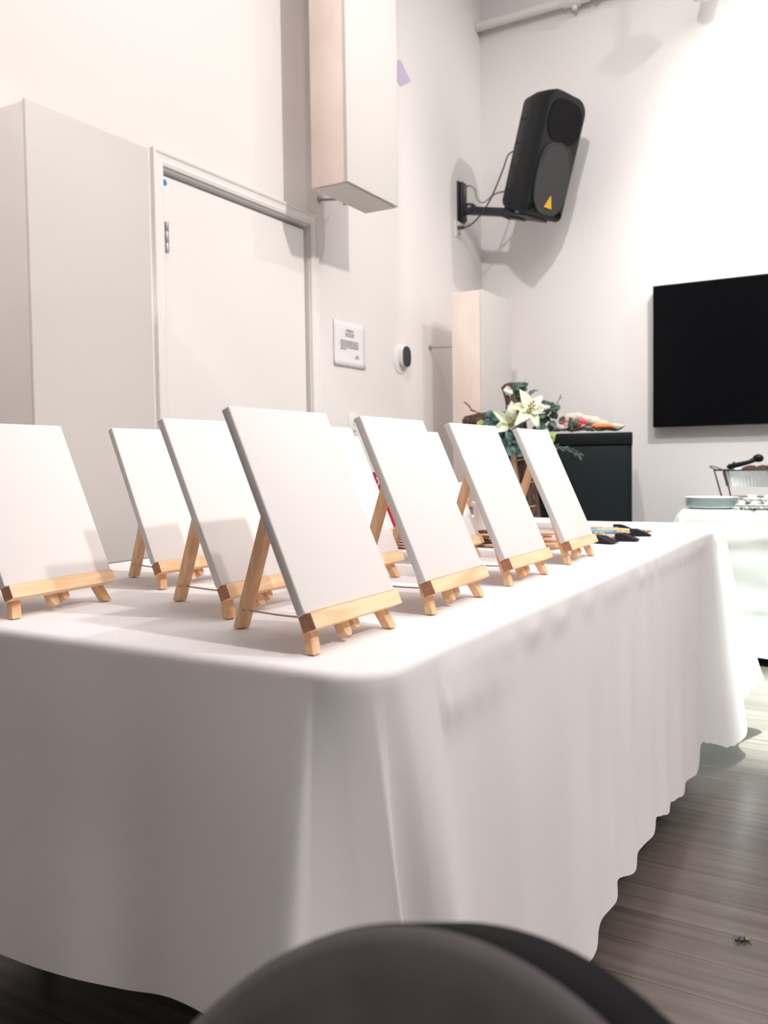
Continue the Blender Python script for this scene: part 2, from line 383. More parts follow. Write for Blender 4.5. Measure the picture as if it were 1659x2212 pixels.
# pipes high on the walls
bm = new(); tube(bm, [(XL + .003, YB - .05, 3.742), (-1.3, YB - .05, 3.742), (-.2, YB - .05, 3.742), (1.2, YB - .05, 3.742)], .028, 16)
p = obj('sprinkler_pipe', bm, 'pipe', smooth=True, angle=50); tag(p, 'white painted pipe running high along the back wall', 'pipe')
bm = new()
tube(bm, [(-1.70, YB - .05, 3.742), (-1.66, YB - .05, 3.742), (-1.655, YB - .05, 3.742), (-1.60, YB - .05, 3.742), (-1.595, YB - .05, 3.742), (-1.54, YB - .05, 3.742)], [.036, .036, .045, .045, .036, .036], 16)
tube(bm, [(-1.63, YB - .05, 3.742), (-1.63, YB - .05, 3.68)], [.02, .014], 10)
tube(bm, [(-1.52, YB - .07, 3.742), (-1.49, YB - .09, 3.712)], .016, 8)
box(bm, (-1.60, YB - .1, 3.76), (-1.5, YB - .02, 3.80), .008)
tube(bm, [(-1.56, YB - .05, 3.74), (-1.56, YB - .05, 3.86)], .02, 10)
obj('valve_fitting', bm, 'pipe', p, smooth=True, angle=40)
# track spotlight just showing at the top of the back wall
t = thing('track_spotlight', 'white track spotlight at the very top right above the television', 'light', (-.90, 5.03, 3.485))
bm = new(); lathe(bm, [(.0, 0), (.035, 0), (.045, .01), (.045, .12), (.03, .15), (0, .15)], 20); obj('lamp_head', bm, 'plastic_white', t, smooth=True, angle=40, rot=(.35, .2, 0))
bm = new(); tube(bm, [(0.02, -.04, .13), (.02, -.04, ZC - 3.485)], .012, 10); obj('stem', bm, 'plastic_white', t, smooth=True, angle=40)

# ------------------------------------------------------------------ wrapped panels on brackets
PXF, PXB = -1.90, -2.083
def wrapped_panel(name, label, y0, y1, z0, z1, creased=False, rod=None, thick=.004, front='panel_fabric'):
    t = thing(name, label, 'panel', (PXF, (y0 + y1) / 2, z0))
    cy_ = (y0 + y1) / 2
    bm = new(); box(bm, (PXB - PXF, y0 - cy_, 0), (-.003, y1 - cy_, z1 - z0), .004)
    obj('side_frame', bm, 'panel_fabric_creased' if creased else 'panel_wood', t, smooth=True, angle=30)
    # stretched fabric front that wraps over the edges as a shallow tray
    bm = new(); box(bm, (-.012, y0 - cy_ - thick, -.002), (0, y1 - cy_ + thick, z1 - z0 + .002), .0035, seg=3)
    obj('fabric_front', bm, front, t, smooth=True, angle=30)
    # folded fabric on the underside
    bm = new(); ym, h = (y1 - y0) / 2, -.004
    a = [bm.verts.new(v) for v in ((-.01, -ym, h), (-.01, ym, h), (PXB - PXF + .01, ym, h), (PXB - PXF + .01, -ym, h), (-.09, -.06, h - .006), (-.10, ym - .12, h - .003))]
    for q in ((0, 4, 3), (0, 1, 4), (1, 5, 4), (1, 2, 5), (5, 2, 4), (4, 2, 3)): bm.faces.new([a[i] for i in q])
    obj('folded_underside', bm, 'panel_fabric_creased', t)
    if rod:
        for (ry, rz) in rod:
            bm = new()
            tube(bm, [(XL - PXF + .001, ry[0] - cy_, rz[0] - z0), (PXB - PXF + .004, ry[1] - cy_, rz[1] - z0)], .006, 8)
            o = obj('bracket_rod', bm, 'steel', t, smooth=True, angle=40)
            bm = new(); lathe(bm, [(.0, -.0), (.016, 0), (.016, .006), (0, .007)], 12); obj('wall_flange', bm, 'steel', o, smooth=True, angle=40, loc=(XL - PXF + .0005, ry[0] - cy_, rz[0] - z0), rot=(0, PI / 2, 0))
    return t
wrapped_panel('wrapped_panel', 'cream fabric covered box panel standing off the wall left of the door', 1.470, 1.885, .722, 1.936, creased=True, front='panel_fabric_dimmed')
w2 = wrapped_panel('wrapped_panel', 'tall cream box panel hanging high above the door, wooden side visible', 2.995, 3.411, 2.142, 4.2, rod=[((3.326, 3.25), (2.21, 2.165)), ((3.326, 3.25), (3.6, 3.6))])
w3 = wrapped_panel('wrapped_panel', 'narrow cream box panel beside the flowers, with pale wooden side', 4.327, 4.740, .74, 1.925, rod=[((4.42, 4.40), (1.651, 1.64)), ((4.5, 4.5), (.95, .95))])
# bracket block under the hanging panel
bm = new(); box(bm, (-.19, .12, .02), (-.17, .17, .05), .002); tube(bm, [(-.185, .10, .02), (-.10, .02, .005)], .006, 8); tube(bm, [(-.185, .16, .045), (-.3, .22, .06)], .005, 8)
obj('bracket_hook', bm, 'steel', w2, smooth=True, angle=40)

# flat lavender diamond on the wall behind the hanging panel
bm = new(); q = [(-.13, 0), (0, -.07), (.115, 0), (0, .07)]; prism(bm, q, 0, .003, axis=0)
tag(obj('lavender_diamond', bm, 'lavender', loc=(XL, 4.11, 3.08)), 'lavender diamond corner peeking out on the wall beside the hanging panel', 'decoration')

# ------------------------------------------------------------------ things on the left wall
t = thing('wall_notice', 'white printed notice sheet taped to the wall right of the door', 'notice', (XL + .001, 3.562, 1.573))
bm = new(); G = []
for i in range(9):
    G.append([bm.verts.new((.0015 + .004 * (abs(i - 4) / 4) ** 3 * .4 + (.006 * (j == 0)), (i / 8 - .5) * .282, (j / 8 - .5) * .216)) for j in range(9)])
for i in range(8):
    for j in range(8): bm.faces.new((G[i][j], G[i + 1][j], G[i + 1][j + 1], G[i][j + 1]))
sheet = obj('paper_sheet', bm, 'paper', t, smooth=True)
sm = sheet.modifiers.new('thickness', 'SOLIDIFY'); sm.thickness = .0008
bm = new()
def words(y0, y1, z, h, ww=(.012, .028)):
    y = y0
    while y < y1 - .004:
        w = min(random.uniform(*ww), y1 - y); box(bm, (.0052, y, z - h / 2), (.0058, y + w, z + h / 2)); y += w + .004
words(-.033, .033, .066, .0075, (.064, .066)); obj('printed_text', bm, 'ink', t); bm = new(); words(-.042, .038, .051, .0045); words(-.038, .036, .040, .0045)
obj('printed_text', bm, 'ink', t); bm = new()
for k, e in enumerate((.076, .076, .078, .076, -.035)): words(-.085, e, .014 - k * .0098, .0042)
obj('printed_text', bm, 'ink', t); bm = new(); words(.053, .078, -.052, .004); words(.046, .08, -.062, .004)
obj('printed_text', bm, 'ink', t)
t = thing('thermostat', 'dark oval thermostat on a round white base, on the wall right of the notice', 'thermostat', (XL, 4.09, 1.565))
bm = new(); lathe(bm, [(0, 0), (.078, 0), (.078, .003), (.074, .005), (0, .006)], 32); obj('wall_plate', bm, 'plastic_white', t, smooth=True, angle=40, loc=(0, -.02, -.015), rot=(0, PI / 2, 0))
def ov(w, h, n=40):
    return [(w * abs(math.cos(a)) ** .72 * (1 if math.cos(a) > 0 else -1), h * abs(math.sin(a)) ** .72 * (1 if math.sin(a) > 0 else -1)) for a in [2 * PI * k / n for k in range(n)]]
bm = new(); prism(bm, ov(.047, .058), .006, .030, axis=0, bevel=.004); obj('body', bm, 'plastic_white', t, smooth=True, angle=40)
bm = new(); prism(bm, ov(.044, .055), .0301, .034, axis=0, bevel=.0015); obj('display', bm, 'glass_dark', t, smooth=True, angle=40)
t = thing('wall_outlet', 'white wall socket plate low on the wall behind the canvases', 'outlet', (XL, 3.582, 1.183))
bm = new(); box(bm, (0, -.038, -.058), (.006, .038, .058), .003); obj('cover_plate', bm, 'plastic_white', t, smooth=True, angle=30)
for z in (.018, -.03):
    bm = new(); box(bm, (.0055, .004, z - .006), (.0065, .014, z + .004)); obj('socket_slot', bm, 'wire', t)
bm = new(); lathe(bm, [(0, 0), (.003, 0), (.003, .001), (0, .001)], 10); obj('cover_screw', bm, 'wire', t, loc=(.006, .002, 0), rot=(0, PI / 2, 0))

# ------------------------------------------------------------------ loudspeaker on a swing arm
SP = Vector((-1.800, 4.85, 2.775))
t = thing('loudspeaker', 'black loudspeaker mounted near the wall corner, yellow triangle on its grille', 'loudspeaker', SP)
# local frame: +X faces the room, then tilted down
def spk_outline(w, h, n=10, r=.10, rb=.035):
    pts = []
    for cx, cz, a0, rr in ((w / 2 - r, h / 2 - r * .8, 0, r), (-w / 2 + r, h / 2 - r * .8, PI / 2, r)):
        for k in range(n + 1):
            a = a0 + PI / 2 * k / n; pts.append((cx + rr * math.cos(a), cz + rr * .8 * math.sin(a)))
    for cx, cz, a0, rr in ((-w / 2 + rb, -h / 2 + rb, PI, rb), (w / 2 - rb, -h / 2 + rb, 1.5 * PI, rb)):
        for k in range(n + 1):
            a = a0 + PI / 2 * k / n; pts.append((cx + rr * math.cos(a), cz + rr * math.sin(a)))
    return pts
def loft(bm, layers):
    rg = [[bm.verts.new((x, p, q)) for p, q in o] for x, o in layers]; n = len(rg[0])
    for a, b in zip(rg, rg[1:]):
        for i in range(n): bm.faces.new((a[i], a[(i + 1) % n], b[(i + 1) % n], b[i]))
    bm.faces.new(rg[0]); bm.faces.new(rg[-1][::-1])
rot_s = Matrix.Rotation(math.radians(-15), 4, 'Z') @ Matrix.Rotation(math.radians(17), 4, 'Y')
def srot(o): o.matrix_local = rot_s; return o
bm = new()
loft(bm, [(-.075, spk_outline(.18, .58, r=.05)), (-.065, spk_outline(.21, .61, r=.06)), (0.03, spk_outline(.31, .655, r=.085)), (.11, spk_outline(.355, .672)), (.155, spk_outline(.365, .675)), (.172, spk_outline(.355, .665)), (.175, spk_outline(.335, .645))])
body = srot(obj('cabinet', bm, 'black', t, smooth=True, angle=35))
for sgn in (-1, 1):
    for k in range(4):
        bm = new(); z = -.22 + k * .13
        bar(bm, (-.045, sgn * .122, z), (.03, sgn * .1545, z), .010, .003, up=Vector((0, 1, 0))); srot(obj('side_rib', bm, 'black', t))
bm = new()   # horn mouth: almost flat, recess shade put into its darker black
def horn_o(w, h, cz): return [(p, q + cz) for p, q in ov(w, h, 36)]
loft(bm, [(.179, horn_o(.155, .115, .185)), (.176, horn_o(.140, .103, .185)), (.1755, horn_o(.09, .06, .185)), (.1752, horn_o(.03, .03, .185))])
srot(obj('horn_mouth', bm, 'horn', t, smooth=True, angle=30))
bm = new()
prism(bm, [(p, q - .125) for p, q in ov(.155, .195, 48)], .174, .188, axis=0, bevel=.006); srot(obj('grille', bm, 'grille', t, smooth=True, angle=40))
bm = new(); ring = [(.1885, .156 * math.cos(a), -.125 + .196 * math.sin(a)) for a in [PI * k / 24 + .25 for k in range(20)]]
tube(bm, ring, .003, 6); srot(obj('grille_rim', bm, 'grille', t, smooth=True))
bm = new(); prism(bm, [(-.034, -.282), (.036, -.282), (.005, -.215)], .188, .194, axis=0); srot(obj('logo_badge', bm, 'yellow', t))['label'] = 'yellow triangular badge'
for sgn in (-1, 1):
    bm = new(); lathe(bm, [(.0, 0), (.022, 0), (.022, .004), (.016, .004), (.014, -.004), (0, -.004)], 16, (sgn * .135, -.298, .176))
    o = obj('port', bm, 'horn', t, smooth=True, angle=40)
    o.matrix_local = rot_s @ Matrix(((0, 0, 1, 0), (1, 0, 0, 0), (0, 1, 0, 0), (0, 0, 0, 1)))
bm = new(); box(bm, (-.10, -.05, -.365), (.02, .05, -.335), .005); box(bm, (-.02, -.11, -.352), (.13, .11, -.336), .004); srot(obj('bottom_mount', bm, 'black_metal', t))
t = thing('speaker_bracket', 'black steel wall bracket arm carrying the loudspeaker', 'bracket', (XL, 4.853, 2.51))
bm = new(); box(bm, (0, -.05, -.05), (.012, .05, .19), .003); box(bm, (.012, -.035, -.045), (.03, .035, .185), .004); obj('wall_bracket_plate', bm, 'black_metal', t, smooth=True, angle=30)
bm = new(); bar(bm, (.02, 0, .02), (.345, 0, -.045), .045, .05, bevel=.004); bar(bm, (.02, 0, .028), (.09, 0, .018), .06, .06, bevel=.004)
box(bm, (.30, -.03, -.075), (.35, .03, -.005), .004); tube(bm, [(.335, 0, -.03), (.345, 0, .0)], .018, 12); obj('swing_arm', bm, 'black_metal', t, smooth=True, angle=30)
bm = new(); lathe(bm, [(0, 0), (.010, 0), (.010, .012), (0, .012)], 6, (.075, -.034, .02)); obj('bolt', bm, 'steel', t, smooth=True, angle=40)
t = thing('audio_jack_plate', 'small white cable plate on the wall below the speaker bracket', 'outlet', (XL, 4.80, 2.42))
bm = new(); box(bm, (0, -.03, -.06), (.006, .055, .036), .002); obj('plate', bm, 'wall', t)
bm = new(); lathe(bm, [(0, 0), (.012, 0), (.012, .03), (.006, .045), (0, .045)], 12); obj('plug', bm, 'cable', t, smooth=True, angle=40, rot=(0, PI / 2, .3), loc=(.006, .0, -.005))
bm = new(); lathe(bm, [(0, 0), (.010, 0), (.010, .012), (0, .012)], 12); obj('jack', bm, 'cable_grey', t, smooth=True, angle=40, rot=(0, PI / 2, 0), loc=(.006, .005, -.04))
bm = new()
tube(bm, spline([(-2.215, 4.815, 2.414), (-2.15, 4.79, 2.43), (-2.08, 4.77, 2.48), (-2.03, 4.77, 2.55), (-1.99, 4.775, 2.63), (-1.955, 4.78, 2.71), (-1.93, 4.80, 2.79), (-1.885, 4.85, 2.83)]), .0045, 6)
tag(obj('speaker_cable', bm, 'cable', smooth=True), 'thin dark cable looping from the jack plate up to the loudspeaker', 'cable')
bm = new()
tube(bm, spline([(-2.26, 4.87, 2.58), (-2.235, 4.84, 2.64), (-2.19, 4.80, 2.655), (-2.14, 4.78, 2.62), (-2.12, 4.77, 2.56), (-2.08, 4.77, 2.53), (-2.01, 4.79, 2.575), (-1.955, 4.86, 2.60)]), .006, 6)
tag(obj('power_cable', bm, 'cable_grey', smooth=True), 'looped grey power cable behind the speaker arm', 'cable')

# ------------------------------------------------------------------ television
t = thing('television', 'large black flat screen television on the back wall', 'television', (-.447, 5.13, 1.177))
bm = new(); box(bm, (-.724, -.030, 0), (.724, .012, .812), .004); obj('bezel', bm, 'tv_bezel', t, smooth=True, angle=30)
bm = new(); box(bm, (-.716, -.0315, .012), (.716, -.029, .804), .0005); obj('screen', bm, 'tv', t)
bm = new(); box(bm, (-.3, .012, .2), (.3, .04, .6), .003); obj('wall_mount', bm, 'black_metal', t)

# ------------------------------------------------------------------ foreground banquet table and cloth
TX0, TX1, TY0, TY1, TZ = -1.635, -.488, .80, 3.255, .76
t = thing('folding_table', 'long folding table hidden under the white cloth holding the easels', 'table', ((TX0 + TX1) / 2, (TY0 + TY1) / 2, 0))
hx, hy = (TX1 - TX0) / 2 - .034, (TY1 - TY0) / 2 - .034
bm = new(); box(bm, (-hx, -hy, .715), (hx, hy, TZ - .003), .012); obj('tabletop', bm, 'table_grey', t)
for sx in (-1, 1):
    for sy in (-1, 1):
        bm = new(); tube(bm, [(sx * (hx - .12), sy * (hy - .3), 0), (sx * (hx - .12), sy * (hy - .3), .715)], .014, 10); obj('leg', bm, 'tube', t, smooth=True)
CR, LIP = .07, .012
def rr(q, grow=0.0):
    """point and outward normal on the rounded table outline; q is metres along it from the front left corner"""
    x0, x1, y0, y1, r = TX0 + CR, TX1 - CR, TY0 + CR, TY1 - CR, CR
    segs = [('l', (x0, TY0), (x1, TY0), (0, -1)), ('a', (x1, y0), -PI / 2), ('l', (TX1, y0), (TX1, y1), (1, 0)), ('a', (x1, y1), 0),
            ('l', (x1, TY1), (x0, TY1), (0, 1)), ('a', (x0, y1), PI / 2), ('l', (TX0, y1), (TX0, y0), (-1, 0)), ('a', (x0, y0), PI)]
    for s in segs:
        if s[0] == 'l':
            L = math.hypot(s[2][0] - s[1][0], s[2][1] - s[1][1])
            if q <= L or s is segs[-1]:
                k = q / L; n = s[3]; return (s[1][0] + (s[2][0] - s[1][0]) * k + n[0] * grow, s[1][1] + (s[2][1] - s[1][1]) * k + n[1] * grow), n
        else:
            L = PI / 2 * r
            if q <= L or s is segs[-1]:
                a = s[2] + min(q / r, PI / 2); n = (math.cos(a), math.sin(a)); return (s[1][0] + (r + grow) * n[0], s[1][1] + (r + grow) * n[1]), n
        q -= L
LX, LY = TX1 - TX0 - 2 * CR, TY1 - TY0 - 2 * CR; QA = PI / 2 * CR
q_fr = LX; q_r0 = LX + QA; q_r1 = q_r0 + LY; q_b0 = q_r1 + QA; q_b1 = q_b0 + LX; q_l0 = q_b1 + QA; q_l1 = q_l0 + LY; q_end = q_l1 + QA
def qx(x): return x - (TX0 + CR)
def qy(y): return q_r0 + (y - (TY0 + CR))
ctl = [  # q along the top edge, hem x, y, z
    (qx(-1.60), -1.63, .775, .27), (qx(-1.45), -1.45, .768, .285), (qx(-1.25), -1.25, .772, .285), (qx(-1.1), -1.09, .766, .290), (qx(-.98), -.96, .758, .305), (qx(-.85), -.85, .762, .318),
    (qx(-.76), -.75, .748, .345), (qx(-.68), -.655, .733, .350), (qx(-.61), -.592, .722, .335),
    (qx(-.575), -.560, .719, .31), (qx(-.566), -.542, .742, .28), (q_fr + QA * .25, -.500, .830, .20), (q_fr + QA * .48, -.474, .890, .14), (q_fr + QA * .56, -.468, .902, .13),
    (q_fr + QA * .62, -.486, .910, .15), (q_fr + QA * .72, -.516, .912, .19), (q_fr + QA * .85, -.508, .936, .19), (qy(.875), -.466, .968, .16), (qy(.91), -.442, .995, .14), (qy(.95), -.452, 1.03, .135),
    (qy(1.02), -.472, 1.075, .13), (qy(1.12), -.474, 1.16, .115), (qy(1.20), -.462, 1.23, .105), (qy(1.28), -.470, 1.30, .10), (qy(1.38), -.476, 1.395, .095), (qy(1.46), -.460, 1.47, .085), (qy(1.54), -.457, 1.54, .083),
    (qy(1.62), -.472, 1.62, .095), (qy(1.70), -.462, 1.70, .105), (qy(1.76), -.474, 1.755, .12), (qy(1.82), -.458, 1.83, .11), (qy(1.92), -.472, 1.92, .115), (qy(2.0), -.460, 2.01, .12), (qy(2.08), -.470, 2.09, .13),
    (qy(2.16), -.458, 2.16, .115), (qy(2.25), -.470, 2.25, .11), (qy(2.34), -.458, 2.34, .10), (qy(2.44), -.470, 2.44, .10), (qy(2.54), -.462, 2.54, .09), (qy(2.62), -.468, 2.62, .095), (qy(2.72), -.476, 2.70, .13), (qy(2.80), -.462, 2.78, .11),
    (qy(2.92), -.425, 2.88, .075), (qy(3.05), -.400, 2.98, .070), (qy(3.10), -.392, 3.05, .085), (qy(3.14), -.412, 3.10, .12), (qy(3.17), -.424, 3.16, .15), (q_r1 + QA * .3, -.386, 3.27, .19), (q_r1 + QA * .7, -.372, 3.33, .19),
    (q_b0 + .01, -.42, 3.36, .2), (q_b0 + .06, -.50, 3.315, .24), (q_b0 + .2, -.68, 3.31, .25), (q_b0 + .5, -.98, 3.30, .25), (q_b1 - .05, -1.56, 3.31, .25), (q_b1 + QA / 2, -1.67, 3.29, .18), (q_l0 + .1, -1.655, 3.12, .12),
    (q_l0 + .8, -1.66, 2.42, .11), (q_l0 + 1.6, -1.655, 1.62, .11), (q_l1 - .1, -1.66, .93, .13), (q_l1 + QA / 2, -1.69, .765, .15)]
NS, NV = 1400, 46
def ctl_at(i, u):
    n = len(ctl); P = [list(ctl[(i + k) % n]) for k in (-1, 0, 1, 2)]
    base = P[1][0]
    out = [0, 0, 0, 0]
    q0, q1 = P[1][0], P[2][0] if (i + 1) < n else P[2][0] + q_end
    out[0] = q0 + (q1 - q0) * u
    for c in (1, 2, 3):
        a, b, cc, d = P[0][c], P[1][c], P[2][c], P[3][c]
        out[c] = .5 * (2 * b + (cc - a) * u + (2 * a - 5 * b + 4 * cc - d) * u * u + (3 * b - a - 3 * cc + d) * u ** 3)
    return out
cols = []
for i in range(len(ctl)):
    a, b = ctl[i], ctl[(i + 1) % len(ctl)]; L = math.hypot(a[1] - b[1], a[2] - b[2])
    n = max(3, int(L / (.006 if i < 52 else .05)))
    for k in range(n): cols.append(ctl_at(i, k / n))
bm = new(); G = []
for (q, hxx, hyy, hz) in cols:
    q = q % q_end
    (ex, ey), nrm = rr(q, 0.0); column = []
    for k in range(5):                                   # rounded lip
        a = PI / 2 * k / 4
        (lx, ly), _ = rr(q, -LIP + LIP * math.sin(a) + .002)
        column.append(Vector((lx, ly, TZ - LIP + LIP * math.cos(a))))
    z1 = TZ - LIP; (ex, ey), nrm = rr(q, .002)
    for j in range(1, NV + 1):
        v = j / NV; g = v ** 1.05
        p = Vector((ex + (hxx - ex) * g, ey + (hyy - ey) * g, z1 + (hz - z1) * v))
        right = qy(.95) < q < q_r1
        s = q
        w = noise.noise(Vector((s * 9, v * 1.3, .3))) * .006 * math.sin(PI * min(1, v * 1.2)) if right else noise.noise(Vector((s * 2.6, v * 1.6, 4.3))) * .004 * math.sin(PI * v)
        if right:
            w += noise.noise(Vector((s * 26, v * 1.1, 2.3))) * .0022 * math.sin(PI * min(1, v * 1.6 + .1)) * (.4 + .6 * min(1, max(0, (s - qy(1.2)) / .6)))
            near = max(0, 1 - (s - qy(.95)) / .35)
            w += near * .006 * math.exp(-((v - .10) / .05) ** 2) * (1 + .8 * noise.noise(Vector((s * 30, 0, 7))))
            w += .004 * math.exp(-((v - .035) / .03) ** 2) * (.5 + noise.noise(Vector((s * 14, 1.2, 7))))
            p.z += .004 * noise.noise(Vector((s * 30, 3.1, 1))) * v ** 6
        p.x += nrm[0] * w; p.y += nrm[1] * w
        column.append(p)
    G.append([bm.verts.new(p) for p in column])
nC = len(G); nR = len(G[0])
for i in range(nC):
    a, b = G[i], G[(i + 1) % nC]
    for j in range(nR - 1): bm.faces.new((a[j], b[j], b[j + 1], a[j + 1]))
# the flat top: shrinking rings towards the middle line
cxm, cym = (TX0 + TX1) / 2, (TY0 + TY1) / 2
prevr = [c_[0] for c_ in G]
for k in range(1, 26):
    f = 1 - k / 26; ring = []
    for c_ in G:
        p = c_[0].co; x = cxm + (p.x - cxm) * f; y = cym + (p.y - cym) * (1 - (k / 26) * (.56))
        zz = TZ + .0014 * noise.noise(Vector((x * 7, y * 5, 2))) * min(1, k / 4)
        ring.append(bm.verts.new((x, y, zz - .0008)))
    for i in range(nC): bm.faces.new((prevr[i], ring[i], ring[(i + 1) % nC], prevr[(i + 1) % nC]))
    prevr = ring
half = nC
bm.faces.new(prevr)
bmesh.ops.triangulate(bm, faces=[f for f in bm.faces if len(f.verts) > 4])
o = tag(obj('tablecloth', bm, 'cloth', smooth=True), 'long white tablecloth draped over the foreground table with folded corner', 'tablecloth')

# ------------------------------------------------------------------ easels and canvases
TILT = .415
n_ = Vector((math.cos(TILT), 0, math.sin(TILT))); u_ = Vector((-math.sin(TILT), 0, math.cos(TILT))); yv = Vector((0, 1, 0))
B0 = Vector((-.0175, 0, .0460))                      # where the back of the canvas meets the ledge
def fr(n, y, u): return B0 + n_ * n + yv * y + u_ * u
TF = Matrix((n_, yv, u_)).transposed().to_4x4(); TF.translation = B0
def make_easel():
    t = thing('table_easel', 'x', 'easel')
    for s in (-1, 1):
        bm = new()
        foot = Vector((-.004, s * .095, 0)); top = fr(-.0065, s * .014, .235); d = (top - foot).normalized()
        bar(bm, foot - d * .006, top, .013, .0165, bevel=.0012)
        bmesh.ops.bisect_plane(bm, geom=bm.verts[:] + bm.edges[:] + bm.faces[:], plane_co=(0, 0, 0.0006), plane_no=(0, 0, 1), clear_inner=True)
        bmesh.ops.holes_fill(bm, edges=[e for e in bm.edges if e.is_boundary])
        obj('front_leg', bm, 'pine_up', t)
    bm = new(); foot = Vector((-.198, 0, 0)); top = Vector((-.118, 0, .24)); d = (top - foot).normalized()
    bar(bm, foot - d * .006, top, .015, .019, bevel=.0012)
    bmesh.ops.bisect_plane(bm, geom=bm.verts[:] + bm.edges[:] + bm.faces[:], plane_co=(0, 0, .0006), plane_no=(0, 0, 1), clear_inner=True)
    bmesh.ops.holes_fill(bm, edges=[e for e in bm.edges if e.is_boundary])
    obj('rear_leg', bm, 'pine_up', t)
    bm = new(); box(bm, (0, -.1085, -.0215), (.0205, .1085, -.0005), .0008, mtx=TF)
    for f in bm.faces:
        if abs(f.normal.y) > .9 or (f.calc_center_median().y < -.107): f.material_index = 1
    obj('ledge', bm, ['pine', 'pine_dark'], t)
    bm = new()
    for y0, y1, lo in ((-.022, -.006, -.040), (.004, .018, -.034)):
        q = [(y0, .225), (y0, lo + .006), (y0 + .004, lo), (y1 - .004, lo), (y1, lo + .006), (y1, .225)]
        prism(bm, q, -.014, -.0005, axis=0)
    for v in bm.verts: v.co = TF @ v.co
    obj('mast', bm, 'pine_up', t)
    bm = new(); box(bm, (-.0135, -.03, .2255), (.001, .03, .243), .001, mtx=TF); obj('top_crossbar', bm, 'pine', t)
    bm = new(); tube(bm, spline([(-.186, 0, .026), (-.12, 0, .023), (-.06, 0, .024), (-.012, 0, .028)], 5), .0014, 6); obj('cord', bm, 'string', t, smooth=True)
    bm = new(); lathe(bm, [(0, 0), (.003, 0), (.003, .003), (0, .003)], 10, (-.187, -.0108, .026)); obj('cord_knot', bm, 'string', t)
    return t
CWD, CH, CT = .222, .284, .0145
def make_canvas():
    bm = new()
    box(bm, (0.0008, -CWD / 2, .0004), (CT, CWD / 2, CH), .0022, seg=3, mtx=TF)
    return obj('blank_canvas', bm, 'canvas', smooth=True, angle=35)
# x, y of the middle of the front feet, yaw, which one
spots = [
    ('D', -.608, .962, .00, 'nearest to the front corner of the table'),
    ('E', -.606, 1.276, .015, 'second along the right edge, behind the front corner one'),
    ('F', -.608, 1.606, -.01, 'third along the right edge, in front of the dark cabinet'),
    ('G', -.618, 1.978, .02, 'last along the right edge, beside the black foam brushes'),
    ('C', -.868, 1.108, .00, 'of the middle row, half hidden by the front corner canvas'),
    ('H1', -.868, 1.440, .00, 'of the middle row, mostly hidden behind the front corner canvas'),
    ('J', -.870, 1.855, .00, 'of the middle row, peeking out behind the second right edge canvas'),
    ('A', -1.178, .955, .05, 'at the far left, cut off by the picture edge'),
    ('B', -1.187, 1.292, -.06, 'in the back left row, in front of the covered panel'),
    ('H2', -1.185, 1.975, .00, 'of the back row, standing by the red striped box'),
]
SHIFT = {}
ez = make_easel(); cv = make_canvas()
for i, (k, x, y, yaw, txt) in enumerate(spots):
    le, lc = 'small pine table easel ' + txt, 'blank white canvas ' + txt
    if i == 0:
        e, c = ez, cv; e['label'] = le; e['group'] = 'small pine easels on the table'; e.location = (x, y, TZ + .0005); e.rotation_euler = (0, 0, yaw)
        tag(c, lc, 'canvas', 'blank canvases on the easels'); c.location = (x, y, TZ + .0005); c.rotation_euler = (0, 0, yaw)
    else:
        dup(ez, (x, y, TZ + .0005), yaw, le)
        dup(cv, (x, y, TZ + .0005), yaw, lc)

# ------------------------------------------------------------------ painting supplies on the far half of the table
t = thing('striped_box', 'little dark red and white striped box among the easels', 'box', (-1.128, 2.062, TZ + .0005))
bm = new(); n = 13; h = .052 / n
for k in range(n): box(bm, (-.034, -.03, k * h), (.034, .03, (k + 1) * h), mi=k % 2)
obj('striped_body', bm, ['stripe_dark', 'stripe_light'], t)
bm = new(); box(bm, (-.035, -.031, .052), (.035, .031, .057), .001); obj('lid', bm, 'stripe_light', t)
t = thing('gift_bag', 'crimson paper bag with white squiggles behind the canvases', 'bag', (-1.335, 2.37, TZ + .0005))
bm = new(); prism(bm, [(-.075, 0), (.075, 0), (.078, .205), (-.078, .205)], -.03, .03, axis=1); obj('paper_body', bm, 'red', t)
bm = new()
for k in range(5):
    x0 = -.06 + .028 * k
    pts = [(x0 + .008 * math.sin(i * 1.3 + k), -.0312, .188 - i * .012) for i in range(8)]
    tube(bm, spline(pts, 3), .0022, 5)
obj('printed_squiggle', bm, 'stripe_light', t)
t = thing('glue_bottle', 'bottle with white cap and orange label behind the second canvas', 'bottle', (-1.183, 2.50, TZ + .0005))
bm = new(); lathe(bm, [(0, 0), (.028, 0), (.03, .004), (.03, .115), (.02, .128), (.014, .132), (0, .132)], 24); obj('bottle_body', bm, 'amber', t, smooth=True, angle=40)
bm = new(); lathe(bm, [(.0302, .03), (.0306, .03), (.0306, .112), (.0302, .112)], 24)
obj('label_band', bm, 'orange_red', t, smooth=True, angle=40)
bm = new(); lathe(bm, [(0, .132), (.017, .132), (.018, .135), (.018, .165), (.016, .168), (0, .168)], 24); obj('cap', bm, 'plastic_white', t, smooth=True, angle=40)
t = thing('plastic_tub', 'white plastic tub standing behind the pile of brush handles', 'tub', (-1.135, 2.60, TZ + .0005))
bm = new(); lathe(bm, [(0, 0), (.034, 0), (.036, .003), (.042, .095), (.044, .096), (.044, .101), (.040, .101), (.034, .006), (0, .005)], 28); obj('tub_body', bm, 'styro', t, smooth=True, angle=40)
bm = new(); lathe(bm, [(.0445, .092), (.0465, .093), (.0465, .102), (0, .104)], 28); obj('lid', bm, 'styro_white', t, smooth=True, angle=40)
t = thing('paper_pad_stack', 'short stack of white paper pads beside the plastic tub', 'paper', (-1.235, 2.70, TZ + .0005))
